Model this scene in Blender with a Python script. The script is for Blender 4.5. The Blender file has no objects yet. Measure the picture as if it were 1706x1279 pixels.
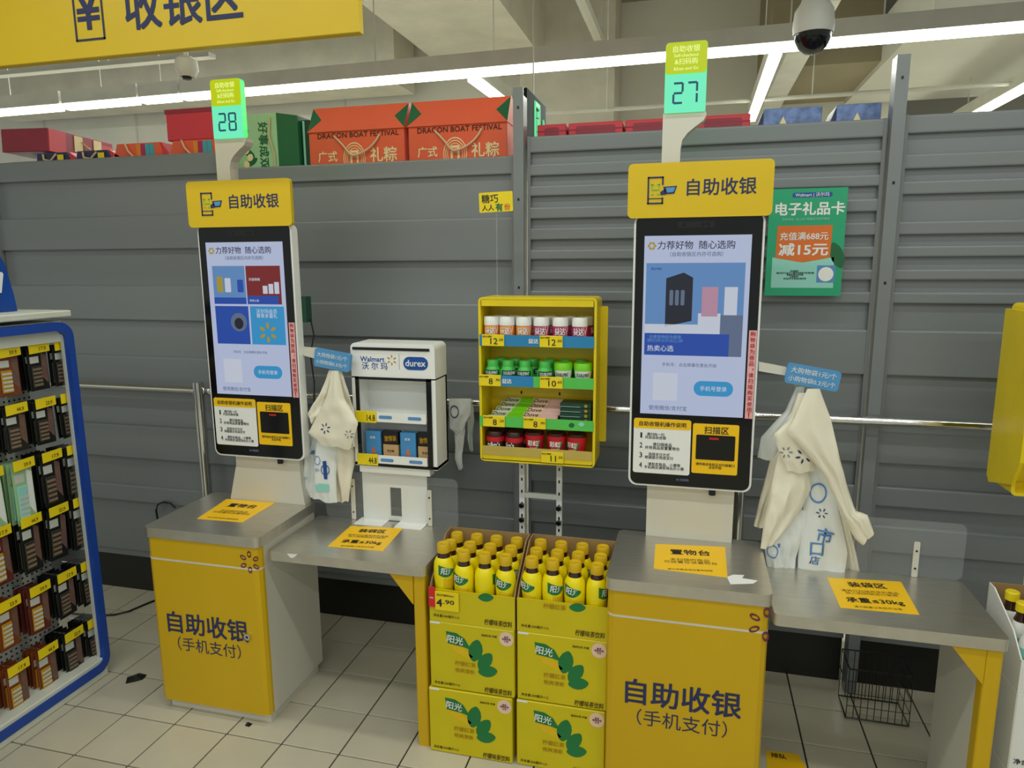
import bpy, bmesh, math, random
from mathutils import Vector, Matrix, Euler, noise
random.seed(7)
S = bpy.context.scene
COL = S.collection
PI = math.pi
# ------------------------------------------------------------ camera, light, exposure
YAW, PITCH, ROLL, FPX, CAMH = -.2521, .1732, -.0063, 1163.25, 1.714
F_ = Vector((math.sin(YAW)*math.cos(PITCH), math.cos(YAW)*math.cos(PITCH), -math.sin(PITCH)))
_r = Vector((math.cos(YAW), -math.sin(YAW), 0)); _u = _r.cross(F_)
R_ = _r*math.cos(ROLL)+_u*math.sin(ROLL); U_ = -_r*math.sin(ROLL)+_u*math.cos(ROLL)
cam = bpy.data.cameras.new('camera'); cam.sensor_width = 36; cam.lens = FPX/1706*36
co = bpy.data.objects.new('camera', cam); COL.objects.link(co)
co.matrix_world = Matrix.Translation((0, 0, CAMH)) @ Matrix((R_, U_, -F_)).transposed().to_4x4()
cam.clip_start = .05; cam.clip_end = 100
S.camera = co
S.view_settings.view_transform = 'Standard'; S.view_settings.look = 'None'
S.view_settings.exposure = 0.0; S.view_settings.gamma = 1; S.view_settings.use_curve_mapping = False
wd = bpy.data.worlds.new('world'); S.world = wd; wd.use_nodes = True
wd.node_tree.nodes['Background'].inputs[0].default_value = (.93, 1.0, .93, 1)
wd.node_tree.nodes['Background'].inputs[1].default_value = .45
def area(name, loc, sx, sy, power, rot=(0, 0, 0), col=(.97, 1, .92)):
    l = bpy.data.lights.new(name, 'AREA'); l.shape = 'RECTANGLE'; l.size = sx; l.size_y = sy; l.energy = power; l.color = col
    o = bpy.data.objects.new(name, l); COL.objects.link(o); o.location = loc; o.rotation_euler = rot
    return o
# shop lighting rows: unseen rows above the checkout aisle and LED lines behind the shelving
area('unseen_lamp_row', (-.4, 2.0, 3.15), 4.5, .1, 20)  # added row out of view, brightens the trays and the goods on top
area('unseen_lamp_row', (-.4, .9, 3.1), 5.0, .12, 34)
area('unseen_lamp_row', (-.4, -.8, 3.1), 8.0, .12, 50)
area('unseen_lamp_row', (-.4, -3.2, 3.1), 8.0, .12, 50)
area('store_lamp_row', (-3.5, 4.7, 2.95), 6.5, .1, 110)
area('store_lamp_row', (1.5, 5.0, 2.9), 5, .1, 60)
area('store_lamp_row', (-4.5, 5.6, 4.2), 6.0, .3, 120)
area('store_lamp_row', (3.0, 6.6, 3.0), 4, .1, 60)

def W(u, v, Y=None, Z=None, X=None):
    d = F_+R_*((u-853)/FPX)-U_*((v-639.5)/FPX)
    t = X/d.x if X is not None else (Y/d.y if Y is not None else (Z-CAMH)/d.z)
    return Vector((0, 0, CAMH))+d*t
# ------------------------------------------------------------ materials
def lin(c):
    return tuple(((x/255)/12.92 if x/255 <= .04045 else ((x/255+.055)/1.055)**2.4) for x in c)+(1,)
MATS = {}
def mat(name, c, rough=.5, metal=0, emit=0, alpha=1, var=.06, scale=6, bump=0, stretch=None, trans=0, coat=0, vary=0):
    if name in MATS: return MATS[name]
    m = bpy.data.materials.new(name); m.use_nodes = True; nt = m.node_tree; b = nt.nodes['Principled BSDF']
    b.inputs['Roughness'].default_value = rough; b.inputs['Metallic'].default_value = metal
    b.inputs['Alpha'].default_value = alpha; b.inputs['Transmission Weight'].default_value = trans
    b.inputs['Coat Weight'].default_value = coat
    base = lin(c)
    if emit:
        b.inputs['Base Color'].default_value = (0, 0, 0, 1)
        b.inputs['Emission Color'].default_value = base; b.inputs['Emission Strength'].default_value = emit
    elif var or bump or vary:
        tc = nt.nodes.new('ShaderNodeTexCoord'); mp = nt.nodes.new('ShaderNodeMapping')
        nt.links.new(tc.outputs['Object'], mp.inputs[0])
        if stretch: mp.inputs['Scale'].default_value = stretch
        n = nt.nodes.new('ShaderNodeTexNoise'); n.inputs['Scale'].default_value = scale; n.inputs['Detail'].default_value = 4
        nt.links.new(mp.outputs[0], n.inputs[0])
        mr = nt.nodes.new('ShaderNodeMapRange'); mr.inputs[1].default_value = .3; mr.inputs[2].default_value = .7
        mr.inputs[3].default_value = 1-var; mr.inputs[4].default_value = 1+var
        nt.links.new(n.outputs[0], mr.inputs[0])
        out = mr.outputs[0]
        if vary:
            oi = nt.nodes.new('ShaderNodeObjectInfo'); m2 = nt.nodes.new('ShaderNodeMapRange')
            m2.inputs[3].default_value = 1-vary; m2.inputs[4].default_value = 1+vary
            nt.links.new(oi.outputs['Random'], m2.inputs[0])
            mm = nt.nodes.new('ShaderNodeMath'); mm.operation = 'MULTIPLY'
            nt.links.new(out, mm.inputs[0]); nt.links.new(m2.outputs[0], mm.inputs[1]); out = mm.outputs[0]
        vm = nt.nodes.new('ShaderNodeVectorMath'); vm.operation = 'SCALE'
        vm.inputs[0].default_value = base[:3]; nt.links.new(out, vm.inputs['Scale'])
        nt.links.new(vm.outputs[0], b.inputs['Base Color'])
        if bump:
            bp = nt.nodes.new('ShaderNodeBump'); bp.inputs['Strength'].default_value = bump; bp.inputs['Distance'].default_value = .004
            nt.links.new(n.outputs[0], bp.inputs['Height']); nt.links.new(bp.outputs[0], b.inputs['Normal'])
    else:
        b.inputs['Base Color'].default_value = base
    MATS[name] = m
    return m
M = dict(
    tile=mat('floor_tile', (196, 190, 170), .22, var=.05, scale=5, vary=.03), grout=mat('grout', (48, 40, 34), .9),
    grey=mat('shelf_grey', (126, 131, 134), .27, .0, var=.04, scale=2, stretch=(.4, 1, 3)), dgrey=mat('shelf_matte_grey', (126, 130, 132), .5, .0, var=.04),  # dgrey: plain matte grey for rails, decks and some emblems
    kick=mat('black_kick', (24, 24, 24), .35), wall=mat('far_wall', (222, 220, 210), .8, var=.05, scale=1.2), ceil=mat('ceiling_paint', (156, 146, 120), .9, var=.1, scale=1),
    conc=mat('concrete', (216, 212, 198), .85, var=.09, scale=3, bump=.3), cream=mat('cream_metal', (214, 211, 198), .45, var=.05, scale=3, stretch=(1, 1, .3)),
    white=mat('white_plastic', (240, 241, 238), .35, var=.02), black=mat('black_plastic', (14, 14, 16), .3, var=0), glass=mat('black_glass', (7, 8, 10), .12, var=0),
    yel=mat('yellow_film', (210, 170, 2), .42, var=.035, scale=3, stretch=(1, 1, .25)), sy=mat('sign_yellow', (222, 187, 10), .4, var=.02), stk=mat('sticker_yellow', (252, 200, 8), .4, var=.02),
    steel=mat('brushed_steel', (206, 202, 192), .28, .85, var=.07, scale=14, stretch=(1, 12, 1)), chrome=mat('chrome', (225, 225, 225), .12, 1, var=0),
    ink=mat('navy_ink', (38, 46, 92), .6, var=0), pink=mat('pink_paper', (238, 176, 180), .6), red=mat('red_ink', (190, 34, 34), .6, var=0), purple=mat('maroon_ink', (110, 40, 60), .6, var=0),
    wht=mat('white_ink', (236, 238, 238), .6, var=0), blk=mat('black_ink', (30, 28, 30), .6, var=0), scr=mat('screen_glow', (205, 216, 248), emit=.62), scrt=mat('screen_text', (62, 66, 96), emit=.5),
    scrb=mat('screen_blue', (120, 172, 236), emit=.5), scrd=mat('screen_deep_blue', (44, 94, 206), emit=.5), scrr=mat('screen_red', (150, 44, 46), emit=.5), scrg=mat('screen_grey', (118, 136, 170), emit=.5),
    scrp=mat('screen_pink', (226, 172, 200), emit=.5), scrk=mat('screen_dark', (34, 40, 58), emit=.5), scrw=mat('screen_white', (226, 234, 250), emit=.6), btn=mat('screen_button', (60, 168, 230), emit=.6), scry=mat('screen_yellow', (206, 184, 60), emit=.5),
    lampc=mat('number_lamp_cyan', (112, 240, 190), emit=.95), lampy=mat('number_lamp_lime', (196, 214, 0), emit=.85), lampg=mat('lamp_edge_green', (90, 250, 130), emit=1.0), seg=mat('segment_dark', (20, 92, 124), emit=.6), lampt=mat('lamp_text', (232, 255, 150), emit=1),
    led=mat('led_tube', (246, 255, 236), emit=9), house=mat('lamp_housing', (212, 210, 200), .6), card=mat('cardboard', (158, 128, 82), .8, var=.06, scale=20), cy=mat('carton_yellow', (212, 194, 2), .4, var=.03, scale=8, vary=.02),
    green=mat('leaf_green', (22, 120, 62), .5, var=.05), gold=mat('gold_ink', (190, 142, 6), .6, var=0), olive=mat('olive_ink', (92, 74, 10), .6, var=0), slice=mat('lemon_slice', (228, 190, 10), .5, var=0), bsl=mat('bottle_sleeve', (246, 226, 8), .28, var=.04, scale=20), tea=mat('dark_tea', (54, 26, 12), .1, var=0, coat=.5), cap=mat('yellow_cap', (216, 178, 18), .4, var=.02),
    badge=mat('badge', (238, 206, 186), .6), tagy=mat('price_tag_yellow', (242, 216, 20), .4), tagred=mat('price_tag_red', (216, 34, 40), .45), rack=mat('rack_yellow', (232, 206, 14), .35), blue=mat('strip_blue', (40, 134, 190), .35), lgreen=mat('strip_green', (88, 200, 84), .4),
    sblue=mat('sky_blue_sign', (84, 150, 204), .4), bag=mat('cream_bag', (238, 232, 212), .45, var=.03, scale=12, bump=.25), wbag=mat('white_bag', (236, 240, 238), .4, var=.03, scale=14, bump=.25), clearb=mat('clear_bag', (205, 215, 210), .3, alpha=.75), bprint=mat('blue_print', (92, 142, 200), .6, var=0),
    poster=mat('poster_green', (36, 164, 118), .35, var=.03), orange=mat('orange_print', (222, 112, 38), .5, var=0), mint=mat('mint_print', (150, 216, 204), .5, var=0),
    acr=mat('acrylic', (225, 232, 232), .08, alpha=.07, var=0), magenta=mat('magenta', (176, 34, 96), .4), jaro=mat('jar_orange', (226, 140, 28), .4), pale=mat('pack_pale_green', (206, 216, 186), .4), pinkl=mat('soft_pink', (240, 196, 192), .5), jg=mat('mint_green', (76, 198, 84), .3), lime=mat('lime', (120, 214, 30), .35), brown=mat('dark_brown', (64, 26, 22), .35), jred=mat('jar_red', (204, 26, 40), .35), dg=mat('dark_green', (14, 66, 48), .4),
    bred=mat('gift_red', (212, 58, 72), .45, var=.04), gmaroon=mat('gift_maroon', (152, 44, 62), .45, var=.06), bor=mat('gift_orange_red', (232, 98, 64), .5, var=.05, scale=4), gdg=mat('gift_dark_green', (22, 100, 60), .5), glg=mat('gift_light_green', (162, 208, 160), .5, var=.08), rope=mat('rope', (222, 190, 150), .8), gcream=mat('gift_cream_ink', (240, 222, 170), .6, var=0),
    navyb=mat('gift_navy', (40, 48, 84), .45, var=.2, scale=30), lblue=mat('gift_blue_pattern', (110, 132, 184), .5, var=.35, scale=40), frame=mat('blue_frame', (28, 72, 168), .4), deck=mat('deck_white', (214, 218, 206), .4), peg=mat('peg_white', (200, 204, 198), .5), pack=mat('pack_dark', (24, 27, 25), .3, var=.1, vary=.25), packo=mat('pack_orange', (128, 62, 30), .35, vary=.1), packg=mat('pack_green', (160, 200, 150), .35), packr=mat('pack_red', (98, 40, 34), .35), skin=mat('pack_peach', (112, 84, 74), .4, var=.15, scale=60), silver=mat('pack_silver', (58, 52, 46), .35, .1, var=.2, scale=80), topb=mat('topper_blue', (22, 72, 160), .35, var=.3, scale=5),
    exitg=mat('exit_green', (100, 220, 150), emit=.9), dexit=mat('exit_dark', (14, 30, 26), .95), camw=mat('dome_white', (206, 206, 198), .5), teal=mat('teal_print', (60, 170, 190), .5, var=0), dbl=mat('deep_blue', (20, 78, 160), .45, var=0), lb=mat('pack_light_blue', (70, 146, 206), .4), kraftd=mat('pack_bronze', (132, 112, 92), .35), kraft=mat('pack_kraft', (196, 160, 112), .5), tan=mat('rack_inside', (196, 172, 84), .5))
# ------------------------------------------------------------ geometry helpers
class G:
    def __init__(s): s.v = []; s.f = []
    def add(s, vs, fs, mtx=None):
        o = len(s.v)
        s.v += [tuple(mtx @ Vector(v)) if mtx else tuple(v) for v in vs]; s.f += [tuple(i+o for i in f) for f in fs]; return s
    def box(s, x0, x1, y0, y1, z0, z1, bev=0, seg=1, mtx=None):
        if bev:
            bm = bmesh.new(); bmesh.ops.create_cube(bm, size=1)
            for v in bm.verts: v.co = ((x0+x1)/2+v.co.x*(x1-x0), (y0+y1)/2+v.co.y*(y1-y0), (z0+z1)/2+v.co.z*(z1-z0))
            bmesh.ops.bevel(bm, geom=bm.edges[:], offset=bev, segments=seg, affect='EDGES', profile=.5)
            bm.verts.index_update(); s.add([v.co[:] for v in bm.verts], [[v.index for v in f.verts] for f in bm.faces], mtx); bm.free(); return s
        v = [(x, y, z) for z in (z0, z1) for y in (y0, y1) for x in (x0, x1)]
        return s.add(v, [(0, 2, 3, 1), (4, 5, 7, 6), (0, 1, 5, 4), (2, 6, 7, 3), (0, 4, 6, 2), (1, 3, 7, 5)], mtx)
    def prism(s, pts, a, b, ax='y', mtx=None):
        n = len(pts)
        def p(q, d): return (q[0], d, q[1]) if ax == 'y' else ((d, q[0], q[1]) if ax == 'x' else (q[0], q[1], d))
        return s.add([p(q, a) for q in pts]+[p(q, b) for q in pts], [tuple(range(n)), tuple(range(2*n-1, n-1, -1))]+[(i, i+n, (i+1) % n+n, (i+1) % n) for i in range(n)], mtx)
    def lathe(s, prof, n=20, c=(0, 0, 0), ell=1):
        vs = []; fs = []
        for r, z in prof:
            for k in range(n):
                a = 2*PI*k/n; vs.append((c[0]+r*math.cos(a), c[1]+r*ell*math.sin(a), c[2]+z))
        for i in range(len(prof)-1):
            for k in range(n): fs.append((i*n+k, i*n+(k+1) % n, (i+1)*n+(k+1) % n, (i+1)*n+k))
        fs.append(tuple(range(n-1, -1, -1))); fs.append(tuple((len(prof)-1)*n+k for k in range(n)))
        return s.add(vs, fs)
    def tube(s, path, r, n=8):
        P = [Vector(p) for p in path]; vs = []; fs = []
        for i, p in enumerate(P):
            t = (P[min(i+1, len(P)-1)]-P[max(i-1, 0)]).normalized()
            a = t.cross(Vector((0, 0, 1)) if abs(t.z) < .9 else Vector((1, 0, 0))).normalized(); b = t.cross(a)
            for k in range(n): vs.append(p+r*(a*math.cos(2*PI*k/n)+b*math.sin(2*PI*k/n)))
        for i in range(len(P)-1):
            for k in range(n): fs.append((i*n+k, i*n+(k+1) % n, (i+1)*n+(k+1) % n, (i+1)*n+k))
        fs.append(tuple(range(n-1, -1, -1))); fs.append(tuple((len(P)-1)*n+k for k in range(n)))
        return s.add(vs, fs)
def rrect(x0, x1, z0, z1, r, n=5, corners=(1, 1, 1, 1)):
    out = []
    for k, (cx, cz, a) in enumerate(((x1-r, z1-r, 0), (x0+r, z1-r, 90), (x0+r, z0+r, 180), (x1-r, z0+r, 270))):
        if not corners[k]: out.append((cx+(r if k in (0, 3) else -r), cz+(r if k in (0, 1) else -r))); continue
        for i in range(n+1):
            t = math.radians(a+90*i/n); out.append((cx+r*math.cos(t), cz+r*math.sin(t)))
    return out
def wloc(o):
    v = Vector(o.location)
    while o.parent: o = o.parent; v += Vector(o.location)
    return v
def part(name, g, m, parent=None, label=None, smooth=False, kind=None):
    """ONE mesh object; vertices are given in world space and shifted to the parent's origin"""
    off = wloc(parent) if parent else Vector((0, 0, 0))
    me = g if isinstance(g, bpy.types.Mesh) else bpy.data.meshes.new(name)
    if not isinstance(g, bpy.types.Mesh):
        me.from_pydata([tuple(Vector(v)-off) for v in g.v], [], g.f)
        bm = bmesh.new(); bm.from_mesh(me); bmesh.ops.recalc_face_normals(bm, faces=bm.faces[:]); bm.to_mesh(me); bm.free()
        if smooth:
            me.shade_smooth()
            me.set_sharp_from_angle(angle=math.radians(40))
    if not me.materials: me.materials.append(M[m] if isinstance(m, str) else m)
    o = bpy.data.objects.new(name, me); COL.objects.link(o)
    if parent: o.parent = parent
    if label: o['label'] = label
    if kind: o['kind'] = kind
    return o
def thing(name, label, cat, loc=(0, 0, 0), group=None):
    o = bpy.data.objects.new(name, None); COL.objects.link(o); o.location = loc; o.empty_display_size = .05
    o['label'] = label; o['category'] = cat
    if group: o['group'] = group
    return o
def struct(name, g, m, parent=None):
    o = part(name, g, m, parent)
    if not parent: o['kind'] = 'structure'
    return o
def copytree(o, parent=None):
    c = o.copy(); COL.objects.link(c); c.parent = parent
    for ch in list(KIDS.get(o.name, ())): copytree(ch, c)
    return c
KIDS = {}
def dup(root, loc, rz=0, label=None, group=None):
    KIDS.clear()
    def walk(o):
        KIDS[o.name] = [c for c in bpy.data.objects if c.parent == o]
        for c in KIDS[o.name]: walk(c)
    walk(root)
    c = copytree(root); c.location = loc; c.rotation_euler = (0, 0, rz)
    if label: c['label'] = label
    if group: c['group'] = group
    return c
TC = {}
def glyphs(s, bold):
    k = (s, bold)
    if k not in TC:
        cu = bpy.data.curves.new('lettering', 'FONT'); cu.body = s; cu.size = 1; cu.resolution_u = 2; cu.offset = bold; cu.space_line = .95
        cu.align_x = 'CENTER'
        o = bpy.data.objects.new('lettering', cu); me = bpy.data.meshes.new_from_object(o)
        v = [tuple(q.co[:2]) for q in me.vertices]; f = [tuple(p.vertices) for p in me.polygons]
        bpy.data.objects.remove(o); bpy.data.meshes.remove(me)
        xs = [q[0] for q in v]; ys = [q[1] for q in v]
        TC[k] = (v, f, (min(xs), max(xs), min(ys), max(ys)))
    return TC[k]
def text(s, c, w, m, parent, h=None, face='front', bold=.012, rot=0, name='lettering', wrap=None, shear=0, mtx=None):
    """flat print of width w centred at c on a surface facing front (-Y), top (+Z) or right (+X)"""
    v, f, (a, b, d, e) = glyphs(s, 0)
    if bold > .008:   # heavier weight: overlaid copies a hair apart
        q = bold*.75; v0 = v; f0 = f; v = list(v0); f = list(f0)
        for dx, dy in ((-q, -q), (q, -q), (-q, q), (q, q)):
            k0 = len(v); v += [(x+dx, y+dy) for x, y in v0]; f += [tuple(i+k0 for i in p) for p in f0]
    nv = len(glyphs(s, 0)[0])
    k = w/(b-a); kz = h/(e-d) if h else k
    out = []
    for iv, (x, y) in enumerate(v):
        dd = (iv//nv)*.00012
        x = (x-(a+b)/2)*k; y = (y-(d+e)/2)*kz; x += shear*y
        x, y = x*math.cos(rot)-y*math.sin(rot), x*math.sin(rot)+y*math.cos(rot)
        if wrap: p = (c[0]+(wrap+dd)*math.sin(x/wrap), c[1]-(wrap+dd)*math.cos(x/wrap), c[2]+y)
        elif face == 'front': p = (c[0]+x, c[1]-dd, c[2]+y)
        elif face == 'top': p = (c[0]+x, c[1]+y, c[2]+dd)
        else: p = (c[0]+dd, c[1]+x, c[2]+y)
        if mtx: p = mtx @ Vector(p)
        out.append(p)
    g = G(); g.v = out; g.f = f
    off = wloc(parent) if parent else Vector()
    me = bpy.data.meshes.new(name); me.from_pydata([tuple(Vector(q)-off) for q in out], [], f); me.materials.append(M[m])
    o = bpy.data.objects.new(name, me); COL.objects.link(o); o.parent = parent
    return o
def pbox(name, u0, v0, u1, v1, Y, th, m, parent, r=0, **k):
    """thin panel in the plane Y whose corners were measured on the photograph"""
    a = W(u0, v0, Y=Y); b = W(u1, v1, Y=Y)
    x0, x1 = sorted((a.x, b.x)); z0, z1 = sorted((a.z, b.z))
    g = G().prism(rrect(x0, x1, z0, z1, r), Y, Y+th) if r else G().box(x0, x1, Y, Y+th, z0, z1)
    return part(name, g, m, parent, **k)
def ptext(s, u0, v0, u1, v1, Y, m, parent, **k):
    a = W(u0, v0, Y=Y); b = W(u1, v1, Y=Y)
    return text(s, ((a.x+b.x)/2, Y, (a.z+b.z)/2), abs(b.x-a.x), m, parent, **k)
def spark(c, r, m, parent, petals=6, outline=False, face='front', rot=0, name='spark_emblem', lw=.16, skip=()):
    g = G()
    for i in range(petals):
        if i in skip: continue
        a = 2*PI*i/petals+rot; w = r*lw
        pts = []
        for t in range(12):
            an = 2*PI*t/12; rad = r*.68+r*.3*math.cos(an); off = w*math.sin(an)*(1 if not outline else 1)
            pts.append((rad*math.cos(a)-off*math.sin(a), rad*math.sin(a)+off*math.cos(a)))
        if outline:
            n = len(pts); cx = sum(p[0] for p in pts)/n; cz = sum(p[1] for p in pts)/n
            inner = [(cx+(p[0]-cx)*.66, cz+(p[1]-cz)*.45) for p in pts]
            vs = [p for p in pts]+inner
            fs = [(k, (k+1) % n, (k+1) % n+n, k+n) for k in range(n)]
        else: vs = pts; fs = [tuple(range(len(pts)))]
        if face == 'front': g.add([(c[0]+x, c[1], c[2]+z) for x, z in vs], fs)
        else: g.add([(c[0]+x, c[1]+z, c[2]) for x, z in vs], fs)
    return part(name, g, m, parent)
def leaf(cx, cz, l, w, ang, y, th=.0006):
    pts = []
    for i in range(14):
        t = 2*PI*i/14; x = math.cos(t)*l/2; z = math.sin(t)*w/2*(1-.35*abs(math.cos(t))**3)
        pts.append((cx+x*math.cos(ang)-z*math.sin(ang), cz+x*math.sin(ang)+z*math.cos(ang)))
    return G().prism(pts, y, y+th)
def digits(s, c, w, h, m, parent):
    segs = {'2': 'abged', '7': 'abc', '8': 'abcdefg'}; n = len(s); dw = w/n*.78; t = h*.1
    for i, ch in enumerate(s):
        x = c[0]-w/2+w*(i+.5)/n; g = G(); d = dw/2; q = h/2
        B = dict(a=(x-d+t*.6, x+d-t*.6, q-t, q), g=(x-d+t*.6, x+d-t*.6, -t/2, t/2), d=(x-d+t*.6, x+d-t*.6, -q, -q+t), f=(x-d, x-d+t, t*.5, q-t*.5), b=(x+d-t, x+d, t*.5, q-t*.5), e=(x-d, x-d+t, -q+t*.5, -t*.5), c=(x+d-t, x+d, -q+t*.5, -t*.5))
        for k in segs[ch]: a = B[k]; g.box(a[0], a[1], c[1]-.001, c[1], c[2]+a[2], c[2]+a[3])
        part('digit', g, m, parent)

# ------------------------------------------------------------ the setting
fl = struct('floor', G().box(-9, 8, -4, 14, -.06, -.006), 'grout')
TX, TY, TS = -1.3824, 1.986, .2282
tm = None
for i in range(-8, 13):
    for j in range(-3, 5):
        if tm is None:
            g = G().box(-TS/2+.0029, TS/2-.0029, -TS/2+.0029, TS/2-.0029, -.008, 0, .0012); o = part('tile', g, 'tile', fl); tm = o.data
        else: o = part('tile', tm, 'tile', fl)
        o.location = (TX+(i+.5)*TS, TY+(j+.5)*TS, 0)
g = G()
for i in range(-28, 28):
    for j in range(-22, 36):
        if -8 <= i < 13 and -3 <= j < 5: continue
        x, y = TX+i*TS, TY+j*TS; g.box(x+.0029, x+TS-.0029, y+.0029, y+TS-.0029, -.008, 0)
part('tile_field', g, 'tile', fl, kind='stuff')
struct('ceiling', G().box(-12, 10, -4, 15, 4.6, 4.75), 'ceil')
wb = struct('wall_back', G().box(-12, 2.0, 8.6, 8.8, 0, 4.7), 'wall')
for x in (-9.2, -7.6, -6.0, -4.4):
    part('panel_seam', G().box(x-.012, x+.012, 8.585, 8.61, 0, 4.6), 'house', wb)
struct('wall_far', G().box(2.0, 10, 13, 13.2, 0, 4.7), 'wall')
struct('trim_1', G().prism([(-3.0, 4.62), (-2.95, 4.0), (-2.84, 3.9), (-1.68, 3.9), (-1.64, 4.62)], 2.2, 8.6), 'conc')   # concrete beam
struct('trim_2', G().box(-9.5, -3.4, 7.9, 8.5, 3.75, 4.65), 'conc')
struct('trim_3', G().box(-1.95, -.9, 8.0, 8.58, 0, 4.6), 'conc')                                                           # column
struct('trim_4', G().box(.6, 1.5, 7.0, 12.9, 3.4, 4.62), 'ceil')
struct('trim_5', G().box(1.5, 9, 5.6, 8.5, 3.35, 3.75), 'wall')
struct('trim_6', G().box(-1.7, 9.0, 9.6, 10.1, 3.7, 4.62), 'conc')
pipe = thing('ceiling_pipe', 'pale pipe running away under the ceiling beside the concrete beam', 'pipe', (0, 0, 0))
part('pipe_run', G().tube([(-1.0, 3.0, 3.9), (-1.0, 8.0, 3.9)], .055, 8), 'house', pipe, smooth=True)
for k in range(5): part('bracket', G().box(-1.02, -.98, 3.2+k*1.1, 3.24+k*1.1, 3.93, 4.6), 'house', pipe)
pipe = thing('ceiling_pipe', 'pale pipe crossing above the dark ceiling recess right of the concrete beam', 'pipe', (0, 0, 0))
part('pipe_run', G().tube([(-1.8, 5.6, 3.75), (7, 5.6, 3.75)], .03, 8), 'house', pipe, smooth=True)
pipe = thing('ceiling_duct', 'long grey square duct leading back behind the black dome camera', 'duct', (0, 0, 0))
part('duct_run', G().box(.62, .8, 3.4, 9.0, 3.25, 3.38), 'house', pipe)
for k in range(4): part('hanger', G().box(.7, .712, 3.8+k*1.4, 3.812+k*1.4, 3.38, 4.6), 'house', pipe)
pipe = thing('ceiling_pipe', 'thin sprinkler pipe running sideways under the far bulkhead', 'pipe', (0, 0, 0))
part('pipe_run', G().tube([(-1.5, 6.6, 3.05), (7, 6.4, 3.05)], .018, 8), 'house', pipe, smooth=True)
for k in range(4): part('hanger', G().tube([(-.8+k*1.7, 6.55, 3.05), (-.8+k*1.7, 6.55, 4.6)], .006, 6), 'house', pipe)

# LED lines (tubes are lamps: they emit)
def ledline(name, a, b, label, w=.055):
    t = thing(name, label, 'ceiling light', a, 'linear ceiling lights')
    d = Vector(b)-Vector(a); L = d.length; mt = Matrix.Translation(a) @ Matrix.Rotation(math.atan2(d.y, d.x), 4, 'Z')
    part('tube', G().box(0, L, -w/2, w/2, -.045, 0, mtx=mt), 'led', t)
    part('housing', G().box(-.02, L+.02, -w/2-.012, w/2+.012, 0, .1, mtx=mt), 'house', t)
    n = max(1, int(L/3))
    for k in range(n):
        x = L*(k+.5)/n; part('suspension_wire', G().box(x-.004, x+.004, -.004, .004, .1, 1.58, mtx=mt), 'house', t)
    return t
def lp(u): # point on the LED line
    q = W(u, 183+(115-183)*(u/853) if u < 853 else 115+(38-115)*(u-853)/853, Z=3.0); return Vector((q.x, 4.93+(4.73-4.93)*(q.x+5.7)/7.4, 3.0))
ledline('linear_light', lp(-60), lp(103), 'short lit tube at the far left end of the long ceiling light line')
ledline('linear_light', lp(114), lp(233), 'lit tube second from the far left end of the long light line')
ledline('linear_light', lp(243), lp(303), 'shortest lit tube, just right of the white dome camera')
ledline('linear_light', lp(312), lp(2050), 'very long lit ceiling tube crossing above the shelving and both number lamps')
ledline('linear_light', (-1.548, 4.93, 3.0), (-1.52, 6.0, 3.0), 'short lit branch tube running back above the right orange-red gift bag')
ledline('linear_light', (.45, 4.84, 3.0), (.465, 7.0, 3.0), 'lit branch tube running back beside the number 27 lamp')
ledline('linear_light', (2.36, 6.2, 3.0), (2.42, 9, 3.0), 'lit branch tube at the far right above the last shelf section')
# second dark rail in front-left of line
t = thing('cable_tray', 'thin grey cable tray above the left end of the light line', 'cable tray', (0, 0, 0))
part('tray', G().box(-6.5, -3.4, 4.6, 4.68, 3.17, 3.2), 'house', t)
for x in (-5.4, -4.3): part('hanging_rod', G().tube([(x, 4.64, 3.2), (x, 4.64, 4.6)], .008, 6), 'house', t)

# overhead yellow sign
t = thing('hanging_sign', 'large yellow hanging board reading 收银区 with a yuan bill symbol', 'sign', (-1.6, 1.9, 2.34))
b0, b1 = W(-60, 119, Y=1.9), W(598, 50, Y=1.9)
part('board', G().box(b0.x-.3, b1.x, 1.9, 1.93, (b0.z+b1.z)/2, 3.0, .002), 'sy', t)
ptext('收银区', 208, 11, 402, -8, 1.899, 'ink', t, bold=.02)
def frame2(u0, v0, u1, v1, Y, w, m, par, name='outline', r=0):
    a = W(u0, v0, Y=Y); b = W(u1, v1, Y=Y); x0, x1, z0, z1 = a.x, b.x, b.z, a.z
    g = G(); g.box(x0, x1, Y-.001, Y, z0, z0+w); g.box(x0, x1, Y-.001, Y, z1-w, z1); g.box(x0, x0+w, Y-.001, Y, z0, z1); g.box(x1-w, x1, Y-.001, Y, z0, z1)
    return part(name, g, m, par)
frame2(118, -18, 176, 65, 1.899, .006, 'ink', t)
ptext('¥', 126, 17, 166, 13, 1.899, 'ink', t, bold=.015)

# dome cameras
t = thing('dome_camera', 'small white dome camera hanging below the yellow overhead sign', 'security camera', (-2.35, 3.0, 2.62))
c = W(311, 112, Y=3.0)
part('housing', G().lathe([(.0, -.055), (.035, -.045), (.052, -.01), (.05, .03), (.03, .045), (0, .046)], 16, c), 'camw', t, smooth=True)
part('lens', G().lathe([(0, -.062), (.02, -.058), (.024, -.045), (0, -.04)], 14, c+Vector((.006, -.012, 0))), 'black', t, smooth=True)
part('arm', G().tube([c+Vector((0, 0, .03)), c+Vector((0, 0, .3)), (c.x, 3.0, 4.6)], .012, 8), 'camw', t, smooth=True)
c = W(1354, 62, Y=3.3)
t = thing('dome_camera', 'large black dome camera with grey housing in front of the light line', 'security camera', c)
part('dome', G().lathe([(0, -.068), (.03, -.062), (.055, -.042), (.07, -.012), (.073, .008), (0, .01)], 20, c), 'glass', t, smooth=True)
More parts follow.
